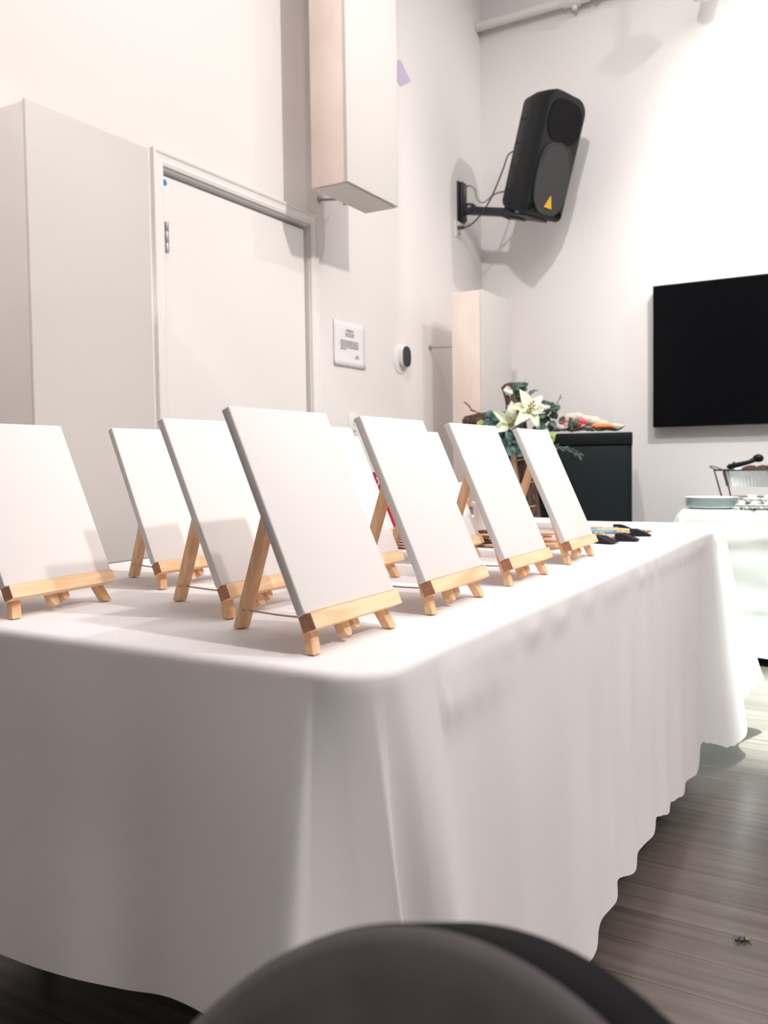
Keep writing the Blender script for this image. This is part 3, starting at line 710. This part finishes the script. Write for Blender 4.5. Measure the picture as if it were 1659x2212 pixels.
bm = new(); box(bm, (-.09, -.06, 0), (.045, .06, .022), .001); obj('lower_pad', bm, 'styro_white', t)
bm = new(); box(bm, (-.088, -.058, .0222), (.044, .058, .0265)); obj('board_edge', bm, 'split', t)
bm = new(); box(bm, (-.09, -.06, .0267), (.045, .06, .047), .001); obj('upper_pad', bm, 'styro_white', t)
for (nm, lb, x, y, m1, r) in (('paint_pot', 'teal paint pot by the pile of brush handles', -1.062, 2.33, 'teal', .014), ('paint_pot', 'pale blue paint pot by the pile of brush handles', -1.03, 2.265, 'blue_grey', .013)):
    t = thing(nm, lb, 'paint', (x, y, TZ + .0005), 0, None)
    bm = new(); lathe(bm, [(0, 0), (r * .9, 0), (r, .002), (r, .022), (0, .023)], 18); obj('pot', bm, m1, t, smooth=True, angle=40)
    bm = new(); lathe(bm, [(0, .0232), (r * 1.08, .0232), (r * 1.08, .029), (0, .03)], 18); obj('pot_lid', bm, 'plastic_white' if m1 != 'teal' else 'teal', t, smooth=True, angle=40)
# stack of blank canvases lying flat
for k, (dx, yaw) in enumerate(((0, 0), (.004, .03), (-.003, -.02))):
    bm = new(); box(bm, (-.11, -.10, 0), (.11, .10, .017), .0015)
    tag(obj('stacked_canvas', bm, 'canvas', smooth=True, angle=35, loc=(-.93 + dx, 2.53, TZ + .0005 + k * .0175), rot=(0, 0, yaw)),
        ('bottom', 'middle', 'top')[k] + ' canvas of the flat stack between the right edge easels', 'canvas', 'flat stack of canvases')
# paint brushes: wooden handles in a pile
def make_brush():
    t = thing('paint_brush', 'x', 'brush')
    bm = new(); tube(bm, [(-.12, 0, 0), (-.115, 0, 0), (-.03, 0, 0), (.04, 0, 0), (.065, 0, 0)], [.0025, .0035, .0042, .0048, .0036], 8); obj('handle', bm, 'dowel', t, smooth=True)
    bm = new(); tube(bm, [(.065, 0, 0), (.095, 0, 0)], [.0042, .0046], 8); obj('ferrule', bm, 'ferrule', t, smooth=True)
    bm = new(); tube(bm, [(.095, 0, 0), (.105, 0, 0), (.122, 0, 0)], [.0045, .0048, .001], 8); obj('bristle', bm, 'foam', t, smooth=True)
    return t
pb = make_brush(); k = 0
pile = []
for layer, nrow in enumerate((7, 6, 5, 4, 2)):
    for r in range(nrow):
        pile.append((layer, r))
for i, (layer, r) in enumerate(pile):
    x = -.885 + random.uniform(-.035, .035); y = 2.165 + (r + .5 * layer) * .0115; z = TZ + .0055 + layer * .0088
    yaw = PI + random.uniform(-.06, .06); g = 'wooden paint brushes in the pile'; lb = 'wooden handled paint brush lying in the pile between the easels'
    if i == 0: pb.location = (x, y, z); pb.rotation_euler = (0, 0, yaw); pb['label'] = lb; pb['group'] = g
    else: dup(pb, (x, y, z), yaw, lb, g)
# foam brushes
def make_foam():
    t = thing('foam_brush', 'x', 'brush')
    bm = new(); tube(bm, [(-.13, 0, .006), (-.01, 0, .006)], .004, 8); obj('handle', bm, 'dowel', t, smooth=True)
    bm = new(); prism(bm, [(-.012, 0), (.012, 0), (.030, .0), (.052, .001), (.012, .019), (-.012, .019)], -.026, .026, axis=1, bevel=.001); obj('foam_head', bm, 'foam', t)
    return t
fb = make_foam()
fspots = [(-.705, 2.41, -.15, 'nearest foam brush with black tip, beside the last easel'), (-.668, 2.505, .1, 'second foam brush with black wedge tip, right of the nearest one'),
          (-.672, 2.672, .25, 'foam brush whose black tip points furthest right'), (-.765, 2.845, .5, 'rearmost foam brush with black tip, behind the coloured handles')]
for i, (x, y, yaw, lb) in enumerate(fspots):
    if i == 0: fb.location = (x, y, TZ + .0008); fb.rotation_euler = (0, 0, yaw); fb['label'] = lb; fb['group'] = 'black foam brushes'
    else: dup(fb, (x, y, TZ + .0008), yaw, lb, 'black foam brushes')
for (nm, lb, mk, x, y, yaw, L, z) in (('art_brush', 'blue handled art brush among the foam brushes', 'br_blue', -.775, 2.63, .12, .085, .012), ('art_brush', 'yellow handled art brush behind the blue one', 'br_yellow', -.72, 2.71, .05, .08, .011),
                                   ('art_brush', 'mauve handled art brush by the last easel', 'br_pink', -.80, 2.55, .1, .06, .0135), ('art_brush', 'cream handled art brush at the rear of the brushes', 'split', -.83, 2.78, .2, .075, .009)):
    t = thing(nm, lb, 'brush', (x, y, TZ + z), yaw)
    bm = new(); tube(bm, [(-L, 0, 0), (-L * .9, 0, 0), (0, 0, 0), (L * .6, 0, 0)], [.002, .006, .0085, .005], 10); obj('handle', bm, mk, t, smooth=True)
    bm = new(); tube(bm, [(L * .6, 0, 0), (L * .85, 0, 0)], .0055, 10); obj('ferrule', bm, 'steel', t, smooth=True)
    bm = new(); tube(bm, [(L * .85, 0, 0), (L * 1.0, 0, 0), (L * 1.2, 0, 0)], [.005, .006, .001], 10); obj('bristle', bm, 'split', t, smooth=True)

# ------------------------------------------------------------------ black cabinet with cross and flowers
CBR = Vector((-1.153, 4.55, 0)); ca = math.radians(14)
t = thing('black_cabinet', 'black cabinet standing in the corner, topped with flowers', 'cabinet', CBR, ca)
bm = new(); box(bm, (-.655, .012, 0), (0, .42, 1.10), .003); obj('cabinet_body', bm, 'cab', t, smooth=True, angle=30)
bm = new(); box(bm, (-.66, -.003, 1.075), (.003, .425, 1.138), .004); obj('cabinet_top', bm, 'cab', t, smooth=True, angle=30)
bm = new(); box(bm, (-.64, .0, .04), (-.018, .014, 1.066), .003); obj('cabinet_door', bm, 'cab2', t, smooth=True, angle=30)
ctop = 1.1395
def cab_pt(x, y, z=ctop): return Vector((CBR.x + x * math.cos(ca) - y * math.sin(ca), CBR.y + x * math.sin(ca) + y * math.cos(ca), z))
bm = new(); box(bm, (-.05, -.07, 0), (.05, .07, .02), .002); p_ = cab_pt(-.60, .10)
tag(obj('white_board', bm, 'plastic_white', loc=p_, rot=(0, 0, ca)), 'small white board under the flowers at the left end of the cabinet', 'board')

# rustic wooden cross leaning on the cabinet
def log(bm, pts, rs, n=14, seed=0, mi=0, flat=1.0, amp=.22):
    P = spline(pts, 8); m_ = len(P); rings = tube(bm, P, [rs[0] + (rs[1] - rs[0]) * i / (m_ - 1) for i in range(m_)], n, mi)
    for i, rg in enumerate(rings):
        c_ = sum((v.co for v in rg), Vector()) / n
        for k, v in enumerate(rg):
            g = 1 + amp * noise.noise(Vector((k * 2.1, i * .12, seed))) + .12 * noise.noise(Vector((k * .9, i * .55, seed + 5)))
            v.co = c_ + (v.co - c_) * g
t = thing('rustic_cross', 'tall bark covered wooden cross leaning against the black cabinet', 'cross', (-1.455, 4.05, 0))
o0 = Vector((-1.455, 4.05, 0))
cB, cM, cT = Vector((-1.455, 4.05, .0)), Vector((-1.672, 4.235, 1.215)), Vector((-1.712, 4.275, 1.40))
bm = new(); log(bm, [cB + Vector((.02, 0, .0)) - o0, (cB + cM) / 2 + Vector((.022, 0, 0)) - o0, cM - o0, cT + Vector((-.006, 0, -.01)) - o0], (.045, .046), 16, 1)
obj('upright', bm, 'bark', t, smooth=True, angle=60)
bm = new(); ax = (cM - cB); log(bm, [cB + ax * .30 + Vector((-.028, -.03, 0)) - o0, cB + ax * .6 + Vector((-.024, -.03, 0)) - o0, cB + ax * .86 + Vector((-.022, -.03, 0)) - o0], (.026, .018), 8, 4, amp=.3)
obj('split_face', bm, 'split', t, smooth=True, angle=30)
bm = new(); log(bm, [Vector((-1.945, 4.20, 1.195)) - o0, Vector((-1.80, 4.20, 1.205)) - o0, Vector((-1.672, 4.20, 1.22)) - o0, Vector((-1.50, 4.23, 1.27)) - o0], (.042, .036), 14, 9, amp=.35)
obj('crossbar', bm, 'bark', t, smooth=True, angle=60)
bm = new()
for k in range(18):
    a = 2 * PI * k / 18; rr_ = random.uniform(.02, .042)
    p0 = Vector((-1.93 + random.uniform(-.02, .01), 4.20 + rr_ * math.cos(a), 1.196 + rr_ * math.sin(a))) - o0
    tube(bm, [p0, p0 + Vector((.10, random.uniform(-.01, .01), random.uniform(0, .02)))], .006, 5)
obj('bark_splinter', bm, 'twig', t, smooth=True); bm = new()
for k in range(10):
    p0 = cT + Vector((random.uniform(-.045, .04), random.uniform(-.03, .02), -.03)) - o0
    tube(bm, [p0 + Vector((.01, 0, -.12)), p0 + Vector((0, 0, random.uniform(.01, .035)))], .008, 5)
obj('bark_splinter', bm, 'twig', t, smooth=True)
bm = new()
for k in range(3):
    c_ = cB + ax * (.62 + .10 * k)
    ring = [c_ - o0 + Vector((.056 * math.cos(a), .056 * math.sin(a) - .008, .012 * math.cos(a))) for a in [2 * PI * j / 16 for j in range(17)]]
    tube(bm, ring, .003, 5)
obj('twine', bm, 'split', t, smooth=True)

# flower spray tied on the cross and trailing over the cabinet edge
fc = Vector((-1.625, 4.13, 1.185))
t = thing('flower_spray', 'white lilies with eucalyptus tied to the middle of the wooden cross', 'flowers', fc)
def lily(c, face, up, r, seed):
    rnd = random.Random(seed); face = Vector(face).normalized(); up = Vector(up); up = (up - face * up.dot(face)).normalized(); side = up.cross(face)
    bm = new()
    for k in range(6):
        a = 2 * PI * k / 6 + rnd.uniform(-.12, .12) + seed; d = side * math.cos(a) + up * math.sin(a)
        petal(bm, Vector(c) - face * .015, d * .92 + face * (.42 if k % 2 else .3), face, r * rnd.uniform(.92, 1.08), r * (.52 if k % 2 else .42), curl=.45, cup=.2, peak=.42, nu=8)
    o = obj('lily', bm, 'lily', t, smooth=True); sm = o.modifiers.new('thickness', 'SOLIDIFY'); sm.thickness = .0012
    bm = new(); tube(bm, [Vector(c) - face * .03, Vector(c) + face * .008], [.006, .016], 10); obj('throat', bm, 'lily_mid', o, smooth=True)
    bm = new()
    for k in range(5):
        a = 2 * PI * k / 5 + .4; d = side * math.cos(a) + up * math.sin(a); p1 = Vector(c) + face * .045 + d * .014
        tube(bm, [Vector(c), p1], .0012, 5); tube(bm, [p1 - d * .006, p1 + d * .006], .003, 6)
    obj('stamen', bm, 'stamen', o, smooth=True)
lily((-.012, -.06, .0), (.42, -.88, .12), (0, 0, 1), .115, .35)
lily((.085, -.05, .062), (.55, -.75, .35), (0, 0, 1), .12, .9)
def round_leaves(name, m_, pts, rnd, s=.026, cnt=2):
    bm = new()
    for p in pts:
        for k in range(cnt):
            q = Vector(p) + Vector((rnd.uniform(-.02, .02), rnd.uniform(-.02, .012), rnd.uniform(-.02, .02)))
            d = Vector((rnd.uniform(-1, 1), rnd.uniform(-.6, .2), rnd.uniform(-.7, .8))).normalized(); up = Vector((rnd.uniform(-.3, .5), -1, rnd.uniform(.1, .7)))
            petal(bm, q, d, up, s * 2 * rnd.uniform(.8, 1.15), s * 1.9, curl=.15, cup=.12, peak=.52, nu=5)
    o = obj(name, bm, m_, t, smooth=True); o.modifiers.new('thickness', 'SOLIDIFY').thickness = .0008
rnd = random.Random(3)
round_leaves('eucalyptus', 'euc', [(-.11, -.02, .0), (-.14, -.0, .01), (-.16, 0, -.02), (-.09, -.03, -.03), (-.05, -.03, -.06), (0, -.05, -.085), (.03, -.06, -.07), (-.02, -.04, -.10), (.06, -.05, -.075), (.09, -.04, -.08), (.12, -.03, -.05), (-.12, -.01, .035), (.03, -.03, -.05), (.07, -.05, -.105), (-.09, -.02, .02), (-.07, -.03, .04), (-.10, -.03, -.01), (.02, -.05, -.12), (.1, -.05, -.1), (-.04, -.05, -.11)], rnd, .027, 4)
round_leaves('leaf_cluster', 'leaf', [(.0, -.02, .17), (.02, -.02, .15), (.045, -.02, .13), (.06, -.02, .115), (.03, -.01, .185), (.05, -.01, .165)], rnd, .019, 4)
round_leaves('leaf_cluster', 'leaf', [(.15, 0, .06), (.19, 0, .075), (.21, 0, .03), (.17, -.01, .02), (.2, 0, .05), (.15, 0, -.01), (.13, -.01, .03)], rnd, .019, 5)
round_leaves('lime_leaf', 'lime', [(-.185, .0, .012), (.165, -.04, -.075), (.20, -.04, -.07), (-.065, -.05, -.135), (.185, -.03, -.085)], rnd, .016, 3)
bm = new()
for (x, y, z, r) in ((-.055, -.03, .155, .028), (-.045, -.035, .165, .02), (-.02, -.03, .17, .018)) : pass
def blossom(c, r, seed):
    rnd2 = random.Random(seed)
    for k in range(14):
        a = rnd2.uniform(0, 2 * PI); e = rnd2.uniform(-.2, 1.2); d = Vector((math.cos(a) * math.cos(e), -abs(math.sin(e)) - .2, math.sin(a) * math.cos(e)))
        petal(bm, c, d, Vector((0, -1, .4)), r, r * .9, curl=.5, cup=.2, peak=.55, nu=3, nv=2)
for i, (x, y, z, r) in enumerate(((-.02, -.05, .165, .032), (-.17, -.01, -.045, .018), (-.19, 0, -.03, .016), (-.15, -.01, -.055, .018), (.14, -.02, .065, .022), (.165, -.02, .075, .02), (.118, -.02, .06, .018), (.14, -.03, -.1, .012), (-.01, -.05, -.11, .013), (.215, -.06, -.135, .018))):
    blossom(Vector((x, y, z)), r, i)
obj('small_blossom', bm, 'blossom', t, smooth=True)
def sprig(bm, pts, rnd, leaf_len=.03, n=14, w=.006, spread=1.0, stem=.0018):
    P = spline(pts, 8); tube(bm, P, [stem * (1 - .6 * i / len(P)) for i in range(len(P))], 5)
    for k in range(n):
        i = int(len(P) * (.35 + .63 * k / n)); p = P[min(i, len(P) - 2)]; tdir = (P[min(i + 1, len(P) - 1)] - P[max(i - 1, 0)]).normalized()
        d = tdir * .8 + Vector((rnd.uniform(-1, 1), rnd.uniform(-1, .4), rnd.uniform(-1, 1))) * .6 * spread
        petal(bm, p, d, Vector((0, -1, .5)), leaf_len * rnd.uniform(.7, 1.1), w, curl=.2, nu=3, nv=2)
bm = new()
sprig(bm, [(-.08, 0, .0), (-.17, 0, .045), (-.24, 0, .075), (-.285, 0, .115)], rnd, .022, 16, .008, .9)
obj('dried_sprig', bm, 'twig', t, smooth=True)
bm = new()
sprig(bm, [(.06, -.05, -.09), (.16, -.06, -.115), (.27, -.07, -.135), (.35, -.08, -.165)], rnd, .04, 26, .007, .9)
sprig(bm, [(.06, -.05, -.09), (.14, -.06, -.12), (.2, -.07, -.145), (.235, -.08, -.185)], rnd, .036, 18, .007, .9)
sprig(bm, [(.05, 0, .1), (.07, 0, .14), (.095, .0, .16)], rnd, .025, 10, .008, .8)
sprig(bm, [(.13, 0, .03), (.2, .0, .085), (.225, .01, .12)], rnd, .025, 14, .006, .8)
obj('leafy_sprig', bm, 'sprig', t, smooth=True)

# soft pastel pieces lying on the cabinet top
pc = cab_pt(-.235, .07)
t = thing('felt_garland', 'heap of pastel felt blossoms with one orange piece on the right of the cabinet', 'garland', pc, ca)
bm = new()
for i in range(16):
    blob(bm, (random.uniform(-.17, .16), random.uniform(0, .1), random.uniform(.026, .036)), random.uniform(.025, .038), 2, .5, 4, (1.2, 1, .5), i)
obj('rumpled_cloth', bm, 'grey_cloth', t, smooth=True)
bm = new()
for i, (x, z, r) in enumerate(((-.09, .085, .038), (-.05, .092, .03), (.0, .072, .035), (.035, .062, .035), (.08, .045, .03), (.12, .03, .024))): blob(bm, (x, .07, z), r, 2, .4, 4, (1.2, .8, .8), i + 30)
obj('cream_pad', bm, 'cream', t, smooth=True)
bm = new()
for i, (x, z, r) in enumerate(((-.125, .07, .024), (-.11, .045, .018))): blob(bm, (x, .0, z), r, 2, .5, 5, (1, .8, 1), i)
obj('pink_bloom', bm, 'pink', t, smooth=True)
bm = new(); blob(bm, (-.02, .0, .062), .020, 2, .5, 5, (1.2, .8, .8), 3); blob(bm, (-.035, .0, .05), .012, 2, .4, 5, (1, 1, 1), 4); obj('coral_bloom', bm, 'coral', t, smooth=True)
bm = new(); tube(bm, spline([(.02, -.0, .033), (.06, -.005, .035), (.105, -.005, .036), (.14, -.005, .032)], 4), [.009 + .006 * math.sin(PI * i / 12) for i in range(13)], 10); obj('orange_piece', bm, 'orange', t, smooth=True)
bm = new(); tube(bm, spline([(-.085, -.01, .01), (-.087, -.012, .05), (-.08, -.012, .085)], 4), .009, 8); blob(bm, (-.055, 0, .05), .022, 2, .4, 4, (1, .7, 1), 8); obj('green_stem', bm, 'leaf', t, smooth=True)
bm = new()
for i in range(6):
    a = random.uniform(-.17, -.02); tube(bm, spline([(a, -.02, .012), (a + .06, -.03, .02 + .01 * (i % 3)), (a + .13, -.02, .01)], 5), .004, 6)
obj('twisted_twig', bm, 'twig', t, smooth=True)

# ------------------------------------------------------------------ buffet table on the right
SX0, SX1, SY0, SY1, SZ = -.885, .75, 4.40, 5.10, .742
t = thing('buffet_table', 'folding buffet table under the pale cloth below the television', 'table', ((SX0 + SX1) / 2, (SY0 + SY1) / 2, 0))
bm = new(); box(bm, (SX0 - t.location.x + .012, -.338, .70), (SX1 - t.location.x - .012, .338, SZ - .003), .01); obj('tabletop', bm, 'table_grey', t)
for sx in (-.7, .7):
    for sy in (-.25, .25):
        bm = new(); tube(bm, [(sx, sy, 0), (sx, sy, .70)], .014, 10); obj('leg', bm, 'tube', t, smooth=True)
bm = new(); cols2 = []
per = []
def seg2(a, b, n, nrm, fl=0): 
    for k in range(n): per.append((a[0] + (b[0] - a[0]) * k / n, a[1] + (b[1] - a[1]) * k / n, nrm, fl))
c2 = .03
def arc2(cx, cy_, a0, n=10):
    for k in range(n):
        a = a0 + PI / 2 * k / n; per.append((cx + c2 * math.cos(a), cy_ + c2 * math.sin(a), (math.cos(a), math.sin(a)), math.sin(PI * (k + .5) / n)))
seg2((SX0 + c2, SY0), (SX1 - c2, SY0), 160, (0, -1)); arc2(SX1 - c2, SY0 + c2, -PI / 2); seg2((SX1, SY0 + c2), (SX1, SY1 - c2), 50, (1, 0)); arc2(SX1 - c2, SY1 - c2, 0)
seg2((SX1 - c2, SY1), (SX0 + c2, SY1), 60, (0, 1)); arc2(SX0 + c2, SY1 - c2, PI / 2); seg2((SX0, SY1 - c2), (SX0, SY0 + c2), 60, (-1, 0)); arc2(SX0 + c2, SY0 + c2, PI)
G = []
for i, (x, y, nn, fl) in enumerate(per):
    col_ = []
    for j in range(30):
        v = j / 29
        if j == 0: p = Vector((x - nn[0] * .012, y - nn[1] * .012, SZ))
        else:
            out = .004 + .012 * v + (.10 * fl * v ** .7) + .008 * v * math.sin(i * .33) * (1 if abs(nn[1]) > .5 else .6) + (.06 * v ** .55 if nn[0] < -.9 else 0)
            if nn[1] > .5: out = min(out, .03)
            out += .008 * noise.noise(Vector((x * 3, y * 3, v * 9))) + .010 * math.exp(-((v - .17 - .03 * math.sin(x * 7)) / .02) ** 2) + .009 * math.exp(-((v - .62 - .02 * math.sin(x * 9)) / .025) ** 2)
            p = Vector((x + nn[0] * out, y + nn[1] * out, SZ - .008 - (SZ - .05) * v))
        col_.append(p)
    G.append([bm.verts.new(p) for p in col_])
for i in range(len(G)):
    a, b = G[i], G[(i + 1) % len(G)]
    for j in range(29): bm.faces.new((a[j], b[j], b[j + 1], a[j + 1]))
bm.faces.new([g[0] for g in G])
tag(obj('buffet_cloth', bm, 'cloth_green_cast', smooth=True, angle=60), 'creased pale tablecloth on the buffet table at right', 'tablecloth')

# stack of oval foam plates
zt = SZ + .001
for k in range(6):
    bm = new(); z0 = k * .0085
    lathe(bm, [(0, 0), (.088, 0), (.098, .004), (.128, .0145), (.130, .016), (.126, .016), (.096, .0065), (0, .003)], 40, sx=1.0, sy=.75)
    tag(obj('foam_plate', bm, 'styro_white' if k == 5 else 'styro', smooth=True, angle=50, loc=(-.752 + .002 * (k % 2), 4.525, zt + z0)),
        ('lowest', 'second lowest', 'third lowest', 'third highest', 'second highest', 'topmost')[k] + ' pale oval plate in the stack on the buffet', 'plate', 'stack of oval plates')
# chafing rack with foil pan
RX0, RX1, RY0, RY1 = -.755, -.20, 4.62, 4.95
t = thing('chafing_rack', 'black wire chafing rack holding the foil pan on the buffet', 'rack', ((RX0 + RX1) / 2, (RY0 + RY1) / 2, zt))
cx_, cy2 = t.location.x, t.location.y; hx_, hy_ = (RX1 - RX0) / 2, (RY1 - RY0) / 2
bm = new(); tube(bm, [(-hx_, -hy_, .19), (hx_, -hy_, .19), (hx_, hy_, .19), (-hx_, hy_, .19), (-hx_, -hy_, .19)], .004, 6); tube(bm, [(-hx_ + .04, -hy_ + .03, .045), (hx_ - .04, -hy_ + .03, .045), (hx_ - .04, hy_ - .03, .045), (-hx_ + .04, hy_ - .03, .045), (-hx_ + .04, -hy_ + .03, .045)], .003, 6)
obj('rim_wire', bm, 'wire', t, smooth=True)
for sx in (-1, 1):
    for sy in (-1, 1):
        bm = new(); tube(bm, [(sx * hx_, sy * hy_, .19), (sx * (hx_ - .045), sy * (hy_ - .035), .0)], .004, 6); obj('leg', bm, 'wire', t, smooth=True)
for sx in (-1, 1):
    bm = new(); tube(bm, spline([(sx * hx_, -.09, .19), (sx * (hx_ + .035), -.07, .205), (sx * (hx_ + .045), 0, .21), (sx * (hx_ + .035), .07, .205), (sx * hx_, .09, .19)], 5), .003, 6); obj('loop_handle', bm, 'wire', t, smooth=True)
t = thing('foil_pan', 'fluted aluminium foil pan of food in the wire rack', 'pan', (cx_, cy2, zt + .105))
def rrect(hx, hy, r, n=8, flute=0):
    out = []
    for (sx, sy, a0) in ((1, 1, 0), (-1, 1, PI / 2), (-1, -1, PI), (1, -1, 1.5 * PI)):
        for k in range(n + 1):
            a = a0 + PI / 2 * k / n; out.append((sx * (hx - r) + r * math.cos(a), sy * (hy - r) + r * math.sin(a)))
    res = []
    for i in range(len(out)):
        a, b = Vector(out[i]), Vector(out[(i + 1) % len(out)]); m_ = max(1, int((b - a).length / .0045))
        for k in range(m_): res.append(a + (b - a) * k / m_)
    return [(p.x * (1 + flute * (1 if (i // 2) % 2 else -1)), p.y * (1 + flute * (1 if (i // 2) % 2 else -1))) for i, p in enumerate(res)]
base = rrect(.255, .145, .05)
lay = [(0, .90, 0), (.004, .905, .004), (.07, .965, .008), (.083, .975, 0), (.0835, 1.02, 0), (.089, 1.025, 0), (.09, 1.0, 0), (.083, .97, 0), (.06, .95, 0), (.006, .89, 0)]
bm = new(); rg = []
for z, s, fl in lay:
    rg.append([bm.verts.new((p[0] * s * (1 + fl * (1 if (i // 2) % 2 else -1)), p[1] * s * (1 + fl * (1 if (i // 2) % 2 else -1)), z)) for i, p in enumerate(base)])
for a, b in zip(rg, rg[1:]):
    for i in range(len(base)): bm.faces.new((a[i], a[(i + 1) % len(base)], b[(i + 1) % len(base)], b[i]))
bm.faces.new(rg[0][::-1]); bm.faces.new(rg[-1])
obj('pan_body', bm, 'foil', t, smooth=True, angle=50)
bm = new()
for i in range(16): blob(bm, (random.uniform(-.16, .19), random.uniform(-.09, .09), .078), random.uniform(.025, .04), 2, .4, 4, (1.2, 1, .75), i)
obj('roast_food', bm, 'food', t, smooth=True)
t = thing('serving_tongs', 'black serving tongs resting across the foil pan', 'tongs', (-.655, 4.70, zt + .198))
bm = new(); tube(bm, [(-.045, 0, .0), (-.04, 0, .008), (.05, .01, .03), (.08, .012, .045)], [.012, .015, .011, .014], 10); obj('handle', bm, 'black', t, smooth=True)
bm = new(); blob(bm, (.095, .014, .05), .026, 3, .1, 2, (1.0, .7, .8), 2); obj('spoon_end', bm, 'black', t, smooth=True)
bm = new(); tube(bm, [(-.02, 0, .01), (-.018, 0, .034)], .006, 8); obj('hook', bm, 'wire', t, smooth=True)
for i, (x, lb) in enumerate(((-.575, 'brown lidded fuel can under the left part of the foil pan'), (-.41, 'brown lidded fuel can under the middle of the foil pan'))):
    t = thing('fuel_can', lb, 'can', (x, 4.76, zt), 0, 'fuel cans under the pan')
    bm = new(); lathe(bm, [(0, 0), (.042, 0), (.042, .045), (.040, .047), (0, .047)], 28); obj('can_body', bm, 'foil', t, smooth=True, angle=40)
    bm = new(); lathe(bm, [(.0422, .018), (.0428, .018), (.0428, .045), (.0422, .045)], 28); obj('label_band', bm, 'can', t, smooth=True, angle=40)
# white silk roses on the buffet edge
for i, (x, y, s) in enumerate(((-.602, 4.45, .028), (-.542, 4.435, .031), (-.482, 4.45, .030), (-.425, 4.435, .030), (-.56, 4.49, .038), (-.49, 4.50, .036), (-.365, 4.45, .030), (-.40, 4.52, .036))):
    hz = .0 if y < 4.47 else .022
    t = thing('silk_rose', 'white silk rose in the loose bunch on the buffet front edge', 'flower', (x, y, zt + hz + .0), 0, 'white silk roses on the buffet')
    bm = new(); rnd3 = random.Random(i)
    for ring_, (cnt, el, ln) in enumerate(((3, 1.25, .6), (5, .95, .85), (6, .55, 1.0), (6, .15, 1.0))):
        for k in range(cnt):
            a = 2 * PI * k / cnt + ring_ * .5 + rnd3.uniform(-.2, .2); d = Vector((math.cos(a) * math.cos(el), math.sin(a) * math.cos(el), math.sin(el)))
            petal(bm, Vector((0, 0, .012)), d, Vector((0, 0, 1)), s * ln * 1.25, s * 1.1, curl=.25 if ring_ > 1 else -.3, cup=.25, peak=.6, nu=4, nv=3, tip=0)
    o = obj('petals', bm, 'blossom', t, smooth=True); o.modifiers.new('thickness', 'SOLIDIFY').thickness = .0008
    bm = new()
    for k in range(3):
        a = rnd3.uniform(0, 2 * PI); petal(bm, Vector((0, 0, .006)), Vector((math.cos(a), math.sin(a), -.03)), Vector((0, 0, 1)), s * 1.2, s * .6, curl=.0, nu=3, nv=2)
    blob(bm, (0, 0, .008), .008, 1, 0)
    obj('sepal', bm, 'leaf', t, smooth=True)

# ------------------------------------------------------------------ insect on the floor
t = thing('insect', 'small dark dead insect lying on the floor at lower right', 'insect', (-.247, 1.855, .0), .6)
bm = new(); blob(bm, (0, 0, .005), .006, 2, .1, 2, (1.6, .8, .7), 1); blob(bm, (-.011, 0, .005), .004, 2, .1, 2, (1, .9, .8), 2); obj('thorax', bm, 'bug', t, smooth=True)
bm = new(); blob(bm, (.011, 0, .0045), .0055, 2, .1, 2, (1.2, .8, .7), 4); obj('abdomen', bm, 'bug_green', t, smooth=True)
for sgn in (-1, 1):
    for k in (-1, 0, 1):
        bm = new(); tube(bm, [(k * .006, sgn * .003, .005), (k * .009, sgn * .009, .009), (k * .013, sgn * .014, .0008)], .0006, 5); obj('leg', bm, 'bug', t)

# ------------------------------------------------------------------ chair back in the foreground
CHAIR_YAW = -.098
t = thing('upholstered_chair', 'dark grey padded chair with rounded back and black edge, cut off in the foreground', 'chair', (-.1538, .3383, 0), CHAIR_YAW)
def back_outline(w, top, bot, r, n=72):
    pts = []
    for k in range(n + 1):
        a = PI * k / n; pts.append((w * math.cos(a), top - r + r * math.sin(a)))
    pts += [(-w * .93, bot), (w * .93, bot)]
    return pts
def back_loft(bm, layers):
    rg = [[bm.verts.new((p, y, q)) for p, q in o] for y, o in layers]; n = len(rg[0])
    for a, b in zip(rg, rg[1:]):
        for i in range(n): bm.faces.new((a[i], a[(i + 1) % n], b[(i + 1) % n], b[i]))
    bm.faces.new(rg[0]); bm.faces.new(rg[-1][::-1])
BT = .0
lean = Matrix.Translation((0, .0, .7873)) @ Matrix.Rotation(-.4183, 4, 'X')
def blean(o): o.matrix_local = lean; return o
bm = new(); back_loft(bm, [(-.007, back_outline(.20, BT - .025, -.40, .31)), (-.006, back_outline(.215, BT - .009, -.41, .325)), (-.003, back_outline(.224, BT - .002, -.415, .335)), (.003, back_outline(.227, BT - .0005, -.42, .339))])
blean(obj('back_cushion', bm, 'chair_face', t, smooth=True, angle=60))
bm = new(); back_loft(bm, [(.001, back_outline(.226, BT - .0005, -.42, .338)), (.005, back_outline(.228, BT, -.425, .34)), (.064, back_outline(.228, BT, -.425, .34)), (.072, back_outline(.22, BT - .006, -.415, .333))])
blean(obj('back_edge_band', bm, 'chair_edge', t, smooth=True, angle=40))
bm = new(); box(bm, (-.20, -.42, .42), (.20, .03, .48), .03, seg=4); obj('seat', bm, 'chair_face', t, smooth=True, angle=50)
for sx in (-1, 1):
    bm = new(); tube(bm, spline([(sx * .17, .06, .0), (sx * .165, .03, .30), (sx * .15, -.06, .47), (sx * .125, -.04, .60)], 6), .011, 10); obj('leg', bm, 'tube', t, smooth=True)
    bm = new(); tube(bm, [(sx * .18, -.40, 0), (sx * .17, -.38, .43)], .011, 10); obj('leg', bm, 'tube', t, smooth=True)
